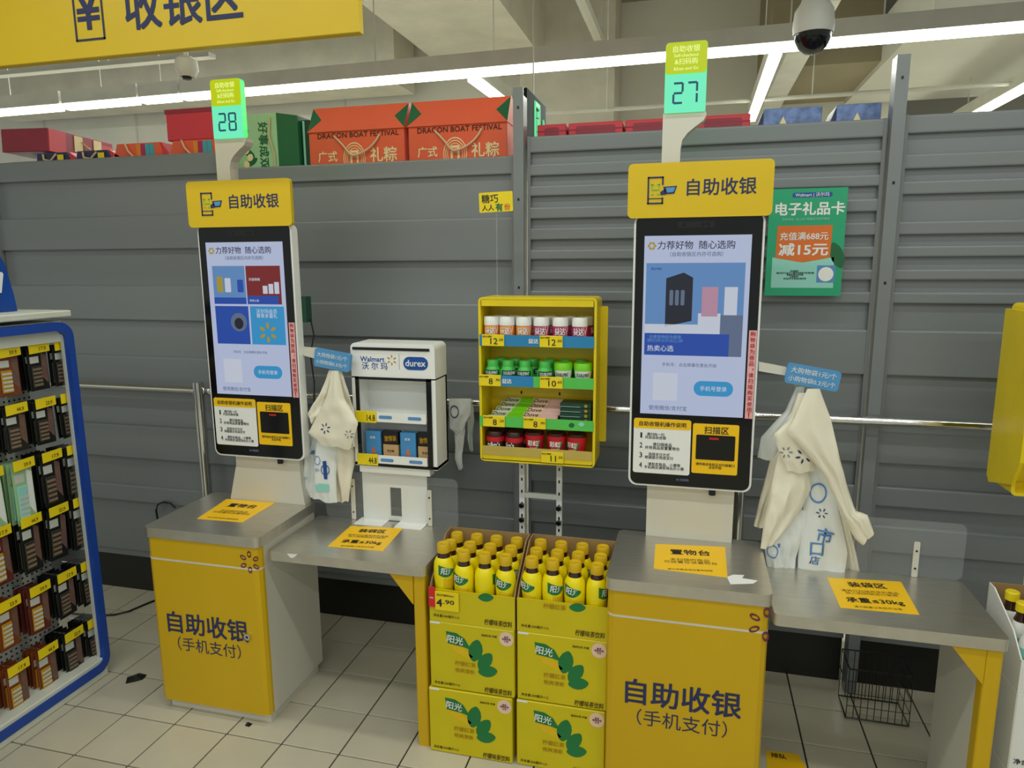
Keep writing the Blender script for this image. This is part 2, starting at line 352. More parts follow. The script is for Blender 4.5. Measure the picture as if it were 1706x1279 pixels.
part('housing', G().lathe([(.0, .01), (.078, .01), (.082, .035), (.076, .10), (.05, .14), (0, .145)], 20, c), 'camw', t, smooth=True)
part('mount', G().box(c.x-.05, c.x+.07, 3.26, 3.34, c.z+.16, 4.6), 'camw', t)

# exit sign
t = thing('exit_sign', 'dark hanging exit sign with a lit running figure behind the shelf post', 'sign', (-.78, 3.5, 2.5))
mt = Matrix.Translation((-.90, 3.88, 2.42)) @ Matrix.Rotation(math.radians(90), 4, 'Z') @ Matrix.Scale(2.5, 4)
part('plate', G().box(-.01, .19, 0, .012, -.09, .085, mtx=mt), 'dexit', t)
mt = mt @ Matrix.Translation((0, 0, .018))
part('exit_door_symbol', G().box(.06, .115, -.003, 0, -.06, -.052, mtx=mt).box(.06, .115, -.003, 0, .045, .055, mtx=mt).box(.06, .067, -.003, 0, -.06, .055, mtx=mt).box(.108, .115, -.003, 0, -.06, .055, mtx=mt), 'exitg', t)
part('running_figure', G().box(.082, .094, -.004, 0, -.02, .02, mtx=mt).box(.083, .093, -.004, 0, .024, .036, mtx=mt).prism([(.085, -.02), (.07, -.045), (.076, -.048), (.092, -.022)], -.004, 0, 'y', mtx=mt).prism([(.09, -.02), (.104, -.035), (.1, -.05), (.094, -.036)], -.004, 0, 'y', mtx=mt), 'exitg', t)
part('arrow', G().prism([(.125, -.012), (.15, -.012), (.15, -.03), (.175, 0), (.15, .03), (.15, .012), (.125, .012)], -.004, 0, 'y', mtx=mt), 'exitg', t)
part('suspension_rod', G().tube([(-.92, 4.1, 2.62), (-.92, 4.1, 4.6)], .005, 6), 'house', t)

# ------------------------------------------------------------ shelving wall
YW = 2.836
BIGS = [(1.94, 1.785), (1.612, 1.447), (1.268, 1.105), (.917, .747), (.60, .515)]
SM = [(2.099, 2.054), (2.015, 1.975), (1.931, 1.886), (1.848, 1.802), (1.762, 1.723), (1.679, 1.641), (1.597, 1.556), (1.457, 1.289), (1.12, .95), (.857, .78), (.70, .595)]
def gondola(x0, x1, ztop, ledge, slats, label):
    t = thing('shelving_unit', label, 'shelving', ((x0+x1)/2, YW+.2, 0), 'grey shelving units')
    part('back_panel', G().box(x0, x1, YW+.018, YW+.03, .24, ztop-.01), 'grey', t)
    for a, b in [(ztop, ledge)]+slats:
        g = G(); r = .0075
        g.prism([(YW+.02, b), (YW+.001, b), (YW-.001, b+.003), (YW-.001, b+.006), (YW-.001, a-r-.003)]+[(YW-.001+r-r*math.cos(q*PI/12), a-r+r*math.sin(q*PI/12)) for q in range(7)]+[(YW+.02, a+.0015)], x0+.012, x1-.012, 'x')
        part('slat', g, 'grey', t, smooth=True)
    part('top_shelf', G().box(x0, x1, YW+.014, YW+.5, ztop-.045, ztop-.02), 'grey', t)
    part('kick_plate', G().box(x0, x1, YW+.05, YW+.07, 0, .24), 'kick', t)
    part('base_deck', G().box(x0, x1, YW+.03, YW+.5, .2, .24), 'dgrey', t)
    part('side_rail', G().box(x0+.0, x0+.012, YW-.004, YW+.014, .24, ztop), 'dgrey', t)
    part('side_rail', G().box(x1-.012, x1, YW-.004, YW+.014, .24, ztop), 'dgrey', t)
    return t
gondola(-5.5, -3.43, 2.21, 2.115, BIGS, 'grey slatted shelving unit at the far left behind the blue-framed rack')
gondola(-3.40, -2.07, 2.21, 2.115, BIGS, 'grey slatted shelving unit carrying the tilted maroon gift box')
gondola(-2.04, -.715, 2.135, 2.065, [(1.894, 1.72), (1.539, 1.389), (1.209, 1.07), (.88, .72), (.60, .52)], 'grey slatted shelving unit holding the green and orange-red gift bags')
gondola(-.66, .645, 2.205, 2.143, SM, 'grey slatted shelving unit with narrow slats between two tall posts')
gondola(.70, 2.6, 2.212, 2.15, [(2.08, 2.03), (1.978+.01, 1.942)]+SM[3:], 'rightmost grey slatted shelving unit with narrow slats')
def upright(x, z, label):
    t = thing('shelf_post', label, 'post', (x, YW, 0))
    w = .021
    part('channel', G().box(x-w, x-w+.004, YW-.03, YW+.03, 0, z).box(x+w-.004, x+w, YW-.03, YW+.03, 0, z-.03).box(x-w, x+w, YW-.034, YW-.03, 0, z), 'grey', t)
    g = G()
    for k in range(3): g.box(x-.004, x+.004, YW-.0352, YW-.033, z-.08-k*.35, z-.07-k*.35)
    part('slot', g, 'black', t)
upright(-.69, 2.385, 'tall grey steel post rising right of the orange-red gift bags')
upright(.672, 2.405, 'tall grey steel post rising right of the blue patterned boxes')
upright(-2.055, 2.2, 'grey steel post behind the number 28 pole')
upright(-3.415, 2.2, 'grey steel post near the far left blue topper')

# crash rail
t = thing('crash_rail', 'chrome tube rail running along the grey shelving at waist height', 'rail', (-.8, 2.75, 0))
part('rail_tube', G().tube([(-4.4, 2.76, 1.128), (2.5, 2.76, 1.128)], .017, 14), 'chrome', t, smooth=True)
for x in (-2.2, .2, 2.3):
    part('stanchion', G().tube([(x, 2.72, 0), (x, 2.72, 1.175)], .024, 14), 'chrome', t, smooth=True)
    part('flange', G().lathe([(.05, 0), (.05, .006), (.03, .01), (0, .01)], 16, (x, 2.72, 0)), 'chrome', t, smooth=True)
    part('coupling', G().tube([(x-.05, 2.757, 1.128), (x+.05, 2.757, 1.128)], .024, 14), 'chrome', t, smooth=True)

# ------------------------------------------------------------ checkout counters
def counter(x0, y0, tag, lockp):
    w, d = .489, .411; x1 = x0+w; y1 = y0+d
    t = thing('checkout_counter', ('steel-topped yellow checkout cabinet with a round lock, beside the blue-framed rack' if lockp else 'steel-topped yellow checkout cabinet without a lock, right of the stacked tea cartons'), 'counter', ((x0+x1)/2, (y0+y1)/2, 0))
    part('body', G().box(x0+.012, x1-.0085, y0+.03, y1-.006, .035, .712, .004), 'cream', t)
    part('plinth', G().box(x0+.025, x1-.02, y0+.035, y1-.03, 0, .036), 'cream', t)
    prof = lambda z0, z1, e=0: G().prism([(x, y-e) for x, y in [(x0+.006, y0+.10), (x0+.006, y0+.028), (x0+.012, y0+.014), (x0+.026, y0+.006), (x1-.026, y0+.006), (x1-.012, y0+.014), (x1-.006, y0+.028), (x1-.0045, y0+.028), (x1-.0045, y0+.02)][:7]+[(x1-.006, y0+.04), (x0+.02, y0+.04)]], z0, z1, 'z')
    part('door', prof(.045, .624), 'yel', t)
    part('upper_band', prof(.630, .71), 'yel', t)
    part('joint_strip', prof(.6235, .6305, .001), 'cream', t)
    part('tray_top', G().prism(rrect(x0, x1, y0, y1, .022), .712, .75, 'z'), 'steel', t)
    text('自助收银', (x0+.243, y0+.005, .378), .348, 'ink', t, bold=.02)
    text('（手机支付）', (x0+.243, y0+.005, .292), .275, 'ink', t, bold=.004)
    spark((x1-.042, y0+.005, .655), .044, 'purple', t, 6, True, rot=PI/6, lw=.2) if lockp else spark((x1-.014, y0+.0045, .655), .056, 'purple', t, 6, True, rot=PI/6, lw=.17, skip=(0, 5))
    if lockp:
        c = Vector((x0+.417, y0+.005, .362))
        l = part('lock', G().tube([c, c-Vector((0, .008, 0))], .013, 16), 'chrome', t, smooth=True)
        part('keyhole', G().tube([c-Vector((0, .008, 0)), c-Vector((0, .0086, 0))], .005, 10), 'black', l)
    return t
c28 = counter(-1.956, 2.050, '28', True)
c27 = counter(-.228, 2.028, '27', False)
def decal(name, quad, Z, lines, par, m='stk'):
    """sticker on a horizontal plane; quad = 4 measured corners TL TR BR BL"""
    P = [W(u, v, Z=Z) for u, v in quad]
    o = part(name, G().prism([(p.x, p.y) for p in P], Z, Z+.0006, 'z'), m, par)
    a, b, c, d = P
    for s, fx, fy, wf, col, bd in lines:
        top = a.lerp(b, fx); bot = d.lerp(c, fx); q = top.lerp(bot, fy); wl = (b-a).length*wf
        ang = math.atan2((b-a).y, (b-a).x)
        text(s, (q.x, q.y, Z+.0009), wl, col, o, face='top', bold=bd, rot=ang)
    return o
pl = [('置物台', .5, .28, .55, 'blk', .02), ('未扫描的商品\n可放置在该置物台', .5, .6, .72, 'blk', .008), ('请勿倚靠或堆放重物超载', .5, .9, .6, 'blk', .004)]
decal('placement_sticker', [(1092, 906), (1208, 911), (1212, 962), (1089, 947)], .75, pl, c27)
decal('placement_sticker', [(378, 831), (459, 837), (404, 870), (328, 864)], .75, pl, c28)
part('torn_tape', G().prism([(W(u, v, Z=.75).x, W(u, v, Z=.75).y) for u, v in ((1211, 961), (1222, 957), (1240, 958), (1236, 963), (1262, 967), (1255, 972), (1217, 973))], .75, .7506, 'z'), 'wht', c27)

def ptable(x0, y0, tag):
    w, d = .6075, .37; x1 = x0+w; y1 = y0+d
    t = thing('packing_table', ('steel packing table carrying the white display case' if '28' in tag else 'empty steel packing table below the green poster'), 'table', ((x0+x1)/2, (y0+y1)/2, 0))
    part('table_top', G().prism(rrect(x0, x1, y0, y1, .015), .655, .691, 'z'), 'steel', t)
    part('side_panel', G().box(x1-.045, x1-.012, y0+.03, y1-.01, 0, .655), 'cream', t)
    part('front_pillar', G().prism(rrect(x1-.05, x1-.006, y0+.012, y0+.06, .008), 0, .655, 'z'), 'yel', t)
    part('gusset', G().prism([(x1-.05, .654), (x1-.14, .654), (x1-.05-.002, .545), (x1-.05, .545)], y0+.012, y0+.018), 'yel', t)
    part('rear_rail', G().box(x0+.01, x1-.04, y1-.04, y1-.02, .60, .655), 'cream', t)
    return t
t28 = ptable(-1.4565, 2.087, 'number 28')
t27 = ptable(.267, 2.032, 'number 27')
kl = [('装袋区', .5, .2, .5, 'blk', .02), ('请将已扫描完毕的商品\n放入购物袋进行装袋', .5, .45, .75, 'blk', .006), ('承重≤30kg', .5, .72, .72, 'blk', .018), ('请勿超重以免损坏台面', .5, .91, .6, 'blk', .003)]
decal('packing_sticker', [(584, 876), (671, 880), (638, 918), (546, 910)], .691, kl, t28)
decal('packing_sticker', [(1378, 962), (1501, 969), (1532, 1024), (1400, 1012)], .691, kl, t27)
part('tape_scrap', G().prism([(W(u, v, Y=2.0868).x, W(u, v, Y=2.0868).z) for u, v in ((478, 922), (496, 923), (489, 929), (484, 929))], 2.0862, 2.0868), 'wht', t28)

def guard(x0, x1, y, z0, z1, br, label):
    t = thing('splash_guard', label, 'panel', ((x0+x1)/2, y, z0))
    part('acrylic_sheet', G().prism(rrect(x0, x1, z0, z1, .022), y, y+.004), 'acr', t)
    for x, za, zb in br:
        b = part('bracket', G().prism(rrect(x-.009, x+.009, za, zb, .003), y-.005, y), 'cream', t)
        for z in (za+.03, zb-.03): part('bolt', G().tube([(x, y-.005, z), (x, y-.007, z)], .0035, 8), 'black', b)
guard(-1.42, -.852, 2.452, .69, .888, [(-1.295, .692, .86), (-.967, .692, .838)], 'clear acrylic panel rising behind the stand of the white display case')
guard(.30, .875, 2.4, .692, .882, [(.735, .692, .812), (.36, .692, .812)], 'clear acrylic panel at the back of the empty packing table')

# ------------------------------------------------------------ self checkout terminals
def terminal(dx, num):
    X = lambda x: x+dx
    t = thing('checkout_terminal', ('self-service touch screen terminal under the lamp showing 27, one large advert on screen' if num == '27' else 'self-service touch screen terminal under the lamp showing 28, four small adverts on screen'), 'checkout terminal', (X(.01), 2.44, .75))
    if num == '27': part('stand', G().prism([(X(-.13), .75), (X(.163), .75), (X(.163), 1.0), (X(-.13), 1.0)], 2.405, 2.452), 'cream', t)
    else: part('stand', G().prism([(X(-.17), .75), (X(.176), .75), (X(.165), .84), (X(.16), 1.0), (X(-.13), 1.0), (X(-.13), .9)], 2.405, 2.452), 'cream', t)
    part('housing', G().prism(rrect(X(-.193), X(.213), .948, 1.86, .028), 2.364, 2.405), 'white', t)
    part('bezel', G().prism(rrect(X(-.186), X(.206), .955, 1.86, .024), 2.3605, 2.366), 'glass', t)
    part('base_connector', G().tube([(X(.09), 2.385, .925), (X(.09), 2.385, .95)], .012, 10), 'black', t)
    hd = part('header_sign', G().prism(rrect(X(-.214), X(.229), 1.85, 2.02, .016), 2.346, 2.363), 'sy', t)
    text('自助收银', (X(.075), 2.3455, 1.942), .208, 'ink', hd, bold=.015)
    g = G(); ys = 2.3445
    a, b, c, d = X(-.152), X(-.102), 1.893, 1.978; w = .005
    g.box(a, b, ys, ys+.001, c, c+w).box(a, b, ys, ys+.001, d-w, d).box(a, a+w, ys, ys+.001, c, d).box(b-w, b, ys, ys+.001, d-.026, d).box(b-w, b, ys, ys+.001, c, c+.02).box(a, b, ys, ys+.001, c+.016, c+.0185)
    part('phone_icon', g, 'ink', hd)
    part('scan_icon', G().box(X(-.14), X(-.132), ys, ys+.001, 1.952, 1.955).box(X(-.14), X(-.137), ys, ys+.001, 1.944, 1.955).box(X(-.122), X(-.114), ys, ys+.001, 1.952, 1.955).box(X(-.117), X(-.114), ys, ys+.001, 1.944, 1.955).box(X(-.14), X(-.114), ys, ys+.001, 1.936, 1.939).box(X(-.14), X(-.132), ys, ys+.001, 1.922, 1.925).box(X(-.122), X(-.114), ys, ys+.001, 1.922, 1.925), 'lgreen', hd)
    part('cart_icon', G().prism([(X(-.103), 1.946), (X(-.06), 1.948), (X(-.068), 1.924), (X(-.095), 1.923)], ys, ys+.001).prism([(X(-.112), 1.93), (X(-.097), 1.94), (X(-.094), 1.922), (X(-.11), 1.92)], ys, ys+.001), 'ink', hd)
    part('cart_basket', G().prism([(X(-.095), 1.943), (X(-.065), 1.944), (X(-.071), 1.929), (X(-.09), 1.928)], ys-.0005, ys+.0005), 'sblue', hd)
    part('camera_window', G().box(X(-.055), X(.06), 2.3598, 2.3606, 1.818, 1.838), 'black', t)
    for x in (-.035, .025, .04): part('camera_lens', G().tube([(X(x), 2.3606, 1.828), (X(x), 2.359, 1.828)], .006, 12), 'glass', t)
    sc = part('screen', G().box(X(-.158), X(.175), 2.3598, 2.3606, 1.204, 1.794), 'scr', t)
    ys = 2.3594
    def T(s, x0, x1, z, m, **k): text(s, (X((x0+x1)/2), ys, z), x1-x0, m, sc, **k)
    def Rr(n, x0, x1, z0, z1, m, r=0, y=None): part(n, G().prism(rrect(X(x0), X(x1), z0, z1, r), (y or ys), (y or ys)+.0003) if r else G().box(X(x0), X(x1), (y or ys), (y or ys)+.0003, z0, z1), m, sc)
    T('力荐好物  随心选购', -.115, .125, 1.764, 'scrt', bold=.012)
    spark((X(-.134), ys, 1.762), .014, 'scry', sc, 6, lw=.35)
    T('（自助收银区内亦可选购）', -.075, .09, 1.735, 'scrg')
    if num == '27':
        Rr('product_photo', -.15, .16, 1.405, 1.707, 'scrb')
        ys = 2.3588
        part('black_box_picture', G().prism([(X(-.085), 1.658), (X(-.03), 1.676), (X(.0), 1.66), (X(.0), 1.52), (X(-.085), 1.50)], ys, ys+.0003), 'scrk', sc)
        Rr('pink_box_picture', .03, .08, 1.535, 1.63, 'scrp'); Rr('pale_box_picture', .1, .14, 1.54, 1.63, 'scrw')
        Rr('plinth_picture', -.15, .07, 1.478, 1.508, 'scrw'); Rr('stone_picture', .03, .16, 1.405, 1.54, 'scrg', y=2.3592); Rr('step_picture', .02, .09, 1.478, 1.545, 'scrw', y=2.3590)
        Rr('caption_band', -.15, .12, 1.405, 1.478, 'scrd', y=2.3584)
        ys = 2.358
        for k in range(3): part('box_stripe', G().prism(rrect(X(-.073+k*.018), X(-.061+k*.018), 1.57, 1.62, .004), ys, ys+.0003), 'scrg', sc)
        T('热卖心选', -.14, -.055, 1.428, 'scrw'); T('全套购物组合超值\n限时3件3CP10CL10P', -.14, -.025, 1.46, 'scrb')
        T('durex', -.135, -.1, 1.69, 'scrd', bold=.02)
        ys = 2.3594; T('手机号：点击屏幕任意处开始', -.09, .085, 1.374, 'scrg')
    else:
        Rr('offer_picture', -.137, .005, 1.56, 1.705, 'scrb'); Rr('red_offer_picture', .01, .158, 1.56, 1.705, 'scrr'); Rr('blue_offer_picture', -.137, .01, 1.405, 1.552, 'scrd'); Rr('emblem_offer_picture', .018, .165, 1.405, 1.552, 'btn')
        ys = 2.3588
        for k, x in enumerate((-.12, -.085, -.03)): Rr('bottle_picture', x, x+.026, 1.605, 1.665-k*.006, ('scry', 'scrw', 'scrd')[k], .004)
        for k in range(3): Rr('pack_picture', .08+k*.025, .1+k*.025, 1.60, 1.63+k*.007, 'scrw')
        Rr('caption_band', .01, .145, 1.56, 1.592, 'scrd', y=2.359); Rr('caption_band', -.137, .005, 1.56, 1.585, 'scrd', y=2.359)
        T('开放购物', .022, .07, 1.654, 'scrw'); T('热卖心选', .02, .06, 1.574, 'scrw')
        c = (X(-.035), 1.49); part('round_photo', G().prism([(c[0]+.036*math.cos(a*PI/10), c[1]+.036*math.sin(a*PI/10)) for a in range(20)], ys, ys+.0003), 'scrg', sc)
        part('round_photo_figure', G().prism([(c[0]+.02*math.cos(a*PI/6), c[1]-.005+.022*math.sin(a*PI/6)) for a in range(12)], ys-.0004, ys), 'scrk', sc)
        T('沃尔玛会员\n尊享多重礼', .045, .135, 1.525, 'scrw'); spark((X(.09), ys, 1.452), .04, 'scry', sc, 6, rot=PI/6)
        ys = 2.3594; T('手机号：点击屏幕任意处开始', -.07, .08, 1.374, 'scrg')
    Rr('code_field', -.118, -.038, 1.252, 1.345, 'scrw'); T('使用微信/支付宝', -.13, -.005, 1.226, 'scrg')
    Rr('button', .015, .14, 1.272, 1.322, 'btn', .024)
    ys = 2.3588; T('手机号登录', .035, .12, 1.297, 'scrw')
    # stickers below the screen
    card = part('instruction_card', G().prism(rrect(X(-.178), X(.012), .995, 1.187, .008), 2.3594, 2.3606), 'white', t)
    ys2 = 2.359
    part('card_header', G().prism(rrect(X(-.178), X(.012), 1.152, 1.187, .008), ys2, ys2+.0004), 'stk', card)
    text('自助收银机操作说明', (X(-.082), ys2-.0005, 1.169), .155, 'blk', card, bold=.015)
    for k, (n, l) in enumerate((('1', '请扫码一扫\n开启自助收银'), ('2', '请扫描商品\n并将商品放置置物台'), ('3', '选择支付方式\n根据提示完成支付'), ('4', '请取走商品、小票等\n手机购买请现场出示小票'))):
        z = 1.128-k*.035
        text(n, (X(-.152), ys2, z), .009 if n != '1' else .005, 'blk', card, h=.018, bold=.015)
        text(l, (X(-.139+(.035, .058, .048, .066)[k]), ys2, z-.001), (.07, .115, .095, .132)[k], 'blk', card)
    sp = part('scan_plate', G().prism(rrect(X(.018), X(.166), 1.006, 1.178, .006), 2.3594, 2.3606), 'stk', t)
    text('扫描区', (X(.094), ys2, 1.157), .078, 'blk', sp, bold=.02)
    part('scanner_window', G().prism(rrect(X(.03), X(.155), 1.055, 1.14, .004), ys2-.001, ys2+.0005), 'glass', sp)
    part('scanner_light', G().box(X(.072), X(.102), ys2-.0014, ys2-.0011, 1.125, 1.132), mat('scan_red', (220, 20, 30), emit=.5), sp)
    text('请将商品条码正对扫描窗口\n点击开始', (X(.094), ys2, 1.034), .125, 'blk', sp)
    text('⊞ 扫码购', (X(-.01), 2.3602, .978), .04, 'scrg', t, bold=.01)
    ps = part('notice_strip', G().box(X(.181), X(.205), 2.3594, 2.3606, 1.202, 1.492), 'pink', t)
    s = '购物袋为商品，请扫描购买使用！'
    for k, ch in enumerate(s):
        text(ch, (X(.193) + (.005 if ch in '，' else 0), 2.3588, 1.481-k*.0192), .015 if ch not in '，！' else .004, 'red', ps, bold=.012)
    # number lamp pole
    prof = [(-.113, 1.99), (-.055, 1.99), (-.055, 2.07), (-.05, 2.095), (-.035, 2.115), (-.01, 2.135), (.012, 2.15), (.021, 2.165), (.021, 2.178), (-.113, 2.178)]
    part('lamp_pole', G().prism([(X(x), z) for x, z in prof], 2.40, 2.45), 'cream', t)
    lb = part('number_lamp', G().prism(rrect(X(-.11), X(.018), 2.178, 2.388, .012), 2.395, 2.422), 'lampg', t)
    part('number_face', G().box(X(-.1095), X(.0175), 2.3935, 2.395, 2.178, 2.292), 'lampc', lb)
    part('caption_face', G().prism(rrect(X(-.1095), X(.0175), 2.294, 2.3875, .012), 2.3935, 2.395), 'lampy', lb)
    digits(num, (X(-.046), 2.3932, 2.236), .088, .066, 'seg', lb)
    text('自助收银', (X(-.046), 2.393, 2.367), .082, 'lampt', lb, bold=.01); text('Self-checkout', (X(-.046), 2.393, 2.348), .075, 'lampt', lb)
    text('&扫码购', (X(-.046), 2.393, 2.33), .07, 'lampt', lb, bold=.01); text('&Scan and Go', (X(-.046), 2.393, 2.309), .075, 'lampt', lb)
    return t
terminal(0, '27')
terminal(-1.664, '28')
# scanner pod behind 28
t = thing('payment_reader', 'dark green boxy device fixed to the right side of the number 28 terminal', 'device', (-1.42, 2.42, 1.5))
pbox('casing', 491, 494, 511, 537, 2.405, .04, 'dg', t); part('cable', G().tube([(-1.425, 2.42, 1.5), (-1.42, 2.43, 1.44), (-1.44, 2.43, 1.36), (-1.43, 2.43, 1.25), (-1.44, 2.43, 1.1)], .003, 6), 'black', t, smooth=True)

# bag hooks
def baghook(u0, v0, pts, quad, label, Y):
    c = W(*quad[0], Y=Y)
    t = thing('bag_hook', label, 'bag holder', c)
    A = [W(u, v, Y=Y+.012) for u, v in pts]
    part('arm', G().prism([(p.x, p.z) for p in A], Y+.012, Y+.03), 'cream', t)
    P = [W(u, v, Y=Y) for u, v in quad]; ang = math.atan2(P[1].z-P[0].z, P[1].x-P[0].x); cc = sum(P, Vector())/4
    w = (P[1]-P[0]).length; h = (P[3]-P[0]).length
    mt = Matrix.Translation(cc) @ Matrix.Rotation(-ang, 4, 'Y')
    sg = part('price_sign', G().prism(rrect(-w/2, w/2, -h/2, h/2, .01), -.006, .012, 'y', mtx=mt), 'sblue', t)
    text('大购物袋1元/个', (0, -.0066, .014), w*.85, 'wht', sg, mtx=mt, bold=.008); text('小购物袋0.3元/个', (0, -.0066, -.014), w*.88, 'wht', sg, mtx=mt, bold=.008)
    part('hook_bar', G().tube([cc+Vector((-.05, .02, -.03)), cc+Vector((.0, .03, -.036)), cc+Vector((.05, .02, -.04))], .004, 8), 'cream', t, smooth=True)
baghook(1262, 610, [(1264, 603), (1310, 612), (1312, 626), (1264, 618)], [(1312, 604), (1401, 620), (1396, 651), (1307, 637)], 'blue bag price sign above the larger bag bunch, left of the green poster', 2.36)
baghook(500, 580, [(500, 578), (527, 580), (528, 598), (505, 592)], [(526, 579), (585, 590), (582, 620), (524, 609)], 'blue bag price sign above the smaller bag bunch by the white display case', 2.38)

def bag(name, label, L, Rr, Y, th, m, seed=0, group=None, prints=(), rip=.006, smooth=True):
    """a hanging plastic bag: closed sleeve lofted between two measured edges, puffed and creased"""
    rnd = random.Random(seed); N = 26; K = 16
    def samp(P, s):
        d = [0]
        for a, b in zip(P, P[1:]): d.append(d[-1]+math.dist(a, b))
        q = s*d[-1]
        for i in range(len(P)-1):
            if q <= d[i+1] or i == len(P)-2:
                f = (q-d[i])/max(d[i+1]-d[i], 1e-6); return (P[i][0]+(P[i+1][0]-P[i][0])*f, P[i][1]+(P[i+1][1]-P[i][1])*f)
    ph = [rnd.uniform(0, 6.28) for _ in range(4)]; vs = []; fs = []
    fr = [rnd.uniform(2.2, 3.5), rnd.uniform(4, 7)]
    for side in (0, 1):
        for i in range(N+1):
            s = i/N; a = samp(L, s); b = samp(Rr, s)
            for j in range(K+1):
                q = j/K; u = a[0]+(b[0]-a[0])*q; v = a[1]+(b[1]-a[1])*q; p = W(u, v, Y=Y)
                puff = th*math.sqrt(max(0, math.sin(PI*q)))*(.35+.65*min(1, s*2.2))*(1 if s < .85 else 1-(s-.85)*3.5)
                cr = rip*(2.6*noise.noise((q*2.6+seed, s*2.2+.6*q, 0))+2.2*abs(noise.noise((q*4.5-s*2.5, s*3.2+q*1.5, seed)))+.35*math.sin(fr[0]*2*PI*q+ph[0]+1.5*s))*min(1, .3+s*1.5)
                y = -puff/2 if side == 0 else puff/2+.0015
                vs.append((p.x, p.y+y+cr, p.z+(.003*math.sin(9*q+ph[3]) if s > .9 else 0)))
    n1 = (N+1)*(K+1)
    for side in (0, 1):
        for i in range(N):
            for j in range(K):
                o = side*n1+i*(K+1)+j; f = (o, o+1, o+K+2, o+K+1); fs.append(f if side == 0 else f[::-1])
    for i in range(N):
        for j in (0, K): o = i*(K+1)+j; fs.append((o, o+K+1, o+K+1+n1, o+n1))
    for j in range(K):
        for i in (0, N): o = i*(K+1)+j; fs.append((o, o+1, o+1+n1, o+n1))
    c = W(*L[0], Y=Y)
    t = thing(name, label, 'shopping bag', c, group)
    bd = part('bag_body', G().add(vs, fs), m, t, smooth=smooth)
    # printed marks lie on the front film: each print vertex takes the film's depth
    def film(x, z):
        best = min(range(n1), key=lambda i: (vs[i][0]-x)**2+(vs[i][2]-z)**2); return vs[best][1]
    for kind, u, v, wpx, col, rot in prints:
        p = W(u, v, Y=Y)
        wd = wpx/FPX*2.4
        o = spark((p.x, p.y, p.z), wd/2, col, bd, 6, rot=rot, lw=.11) if kind == '*' else (part('printed_block', G().add([(p.x-wd/2, p.y, p.z-wd/4), (p.x+wd/2, p.y, p.z-wd/4), (p.x+wd/2, p.y, p.z+wd/4), (p.x-wd/2, p.y, p.z+wd/4)], [(0, 1, 2, 3)]), col, bd) if kind == '#' else (part('printed_ring', ring(p, wd/2), col, bd) if kind == 'O' else text(kind, p, wd, col, bd, bold=.02, rot=rot, name='printed_lettering')))
        off = wloc(bd)
        for q in o.data.vertices:
            w_ = q.co+off; q.co.y = film(w_.x, w_.z)-off.y-.003
    return t
def ring(p, r, n=20, k=.82):
    return G().add([(p[0]+r*math.cos(2*PI*i/n), p[1], p[2]+r*math.sin(2*PI*i/n)*1.3) for i in range(n)]+[(p[0]+r*k*math.cos(2*PI*i/n), p[1], p[2]+r*k*1.3*math.sin(2*PI*i/n)) for i in range(n)], [(i, (i+1) % n, (i+1) % n+n, i+n) for i in range(n)])
gb = 'shopping bags hanging beside the number 27 terminal'
bag('plastic_bag', 'pale greyish bag with a drooping lobe, leftmost under the number 27 bag sign', [(1326, 645), (1308, 685), (1268, 728), (1262, 764)], [(1340, 645), (1335, 690), (1322, 730), (1312, 768)], 2.45, .03, 'wbag', 1, gb, rip=.004)
bag('plastic_bag', 'narrow cream bag hanging far back at the left of the number 27 bag bunch', [(1326, 680), (1290, 745), (1266, 830), (1256, 878)], [(1345, 680), (1325, 745), (1295, 830), (1276, 880)], 2.44, .02, 'bag', 2, gb)
bag('plastic_bag', 'white bag with blue 市 and 店 printing at the bottom right of its bunch', [(1338, 760), (1338, 850), (1330, 925), (1328, 970)], [(1372, 760), (1395, 840), (1412, 920), (1403, 982)], 2.385, .03, 'wbag', 3, gb,
    [('O', 1362, 819, 26, 'bprint', 0), ('*', 1368, 852, 18, 'ink', 0), ('市', 1373, 890, 24, 'bprint', -.15), ('口', 1360, 912, 20, 'bprint', 0), ('店', 1356, 930, 14, 'bprint', -.1), ('#', 1378, 957, 24, 'bprint', 0), ('#', 1330, 950, 12, 'bprint', 0)], rip=.004)
bag('plastic_bag', 'cream bag with a pleated bottom edge hanging behind the white 市 bag', [(1350, 790), (1380, 850), (1402, 920), (1402, 972)], [(1378, 790), (1408, 850), (1424, 910), (1437, 974)], 2.42, .03, 'bag', 4, gb)
bag('plastic_bag', 'white bag with faint blue print at the bottom left under the number 27 bag sign', [(1300, 850), (1272, 900), (1276, 930), (1281, 960)], [(1345, 850), (1336, 900), (1326, 930), (1323, 969)], 2.38, .03, 'wbag', 5, gb, [('#', 1290, 905, 16, 'bprint', 1), ('O', 1286, 915, 18, 'bprint', 0)])
bag('plastic_bag', 'broad cream bag bulging at the lower left above the faintly printed bag', [(1300, 745), (1288, 800), (1274, 860), (1267, 915)], [(1345, 770), (1352, 815), (1335, 850), (1290, 905)], 2.36, .05, 'bag', 6, gb)
bag('plastic_bag', 'folded cream bag with two dark spark emblems in the middle of its bunch', [(1330, 655), (1315, 700), (1288, 724), (1310, 786)], [(1348, 655), (1352, 700), (1362, 750), (1357, 786)], 2.34, .03, 'bag', 7, gb, [('*', 1338, 757, 26, 'ink', .3), ('*', 1309, 752, 20, 'dgrey', .1)], rip=.003)
bag('plastic_bag', 'long cream bag sweeping down to a folded tail at the right of its bunch', [(1345, 648), (1322, 700), (1310, 718), (1372, 790), (1405, 860), (1424, 896), (1436, 906)], [(1366, 648), (1385, 700), (1398, 760), (1412, 810), (1426, 852), (1446, 858), (1456, 888)], 2.31, .035, 'bag', 8, gb, rip=.005)
gb = 'shopping bags hanging beside the number 28 terminal'
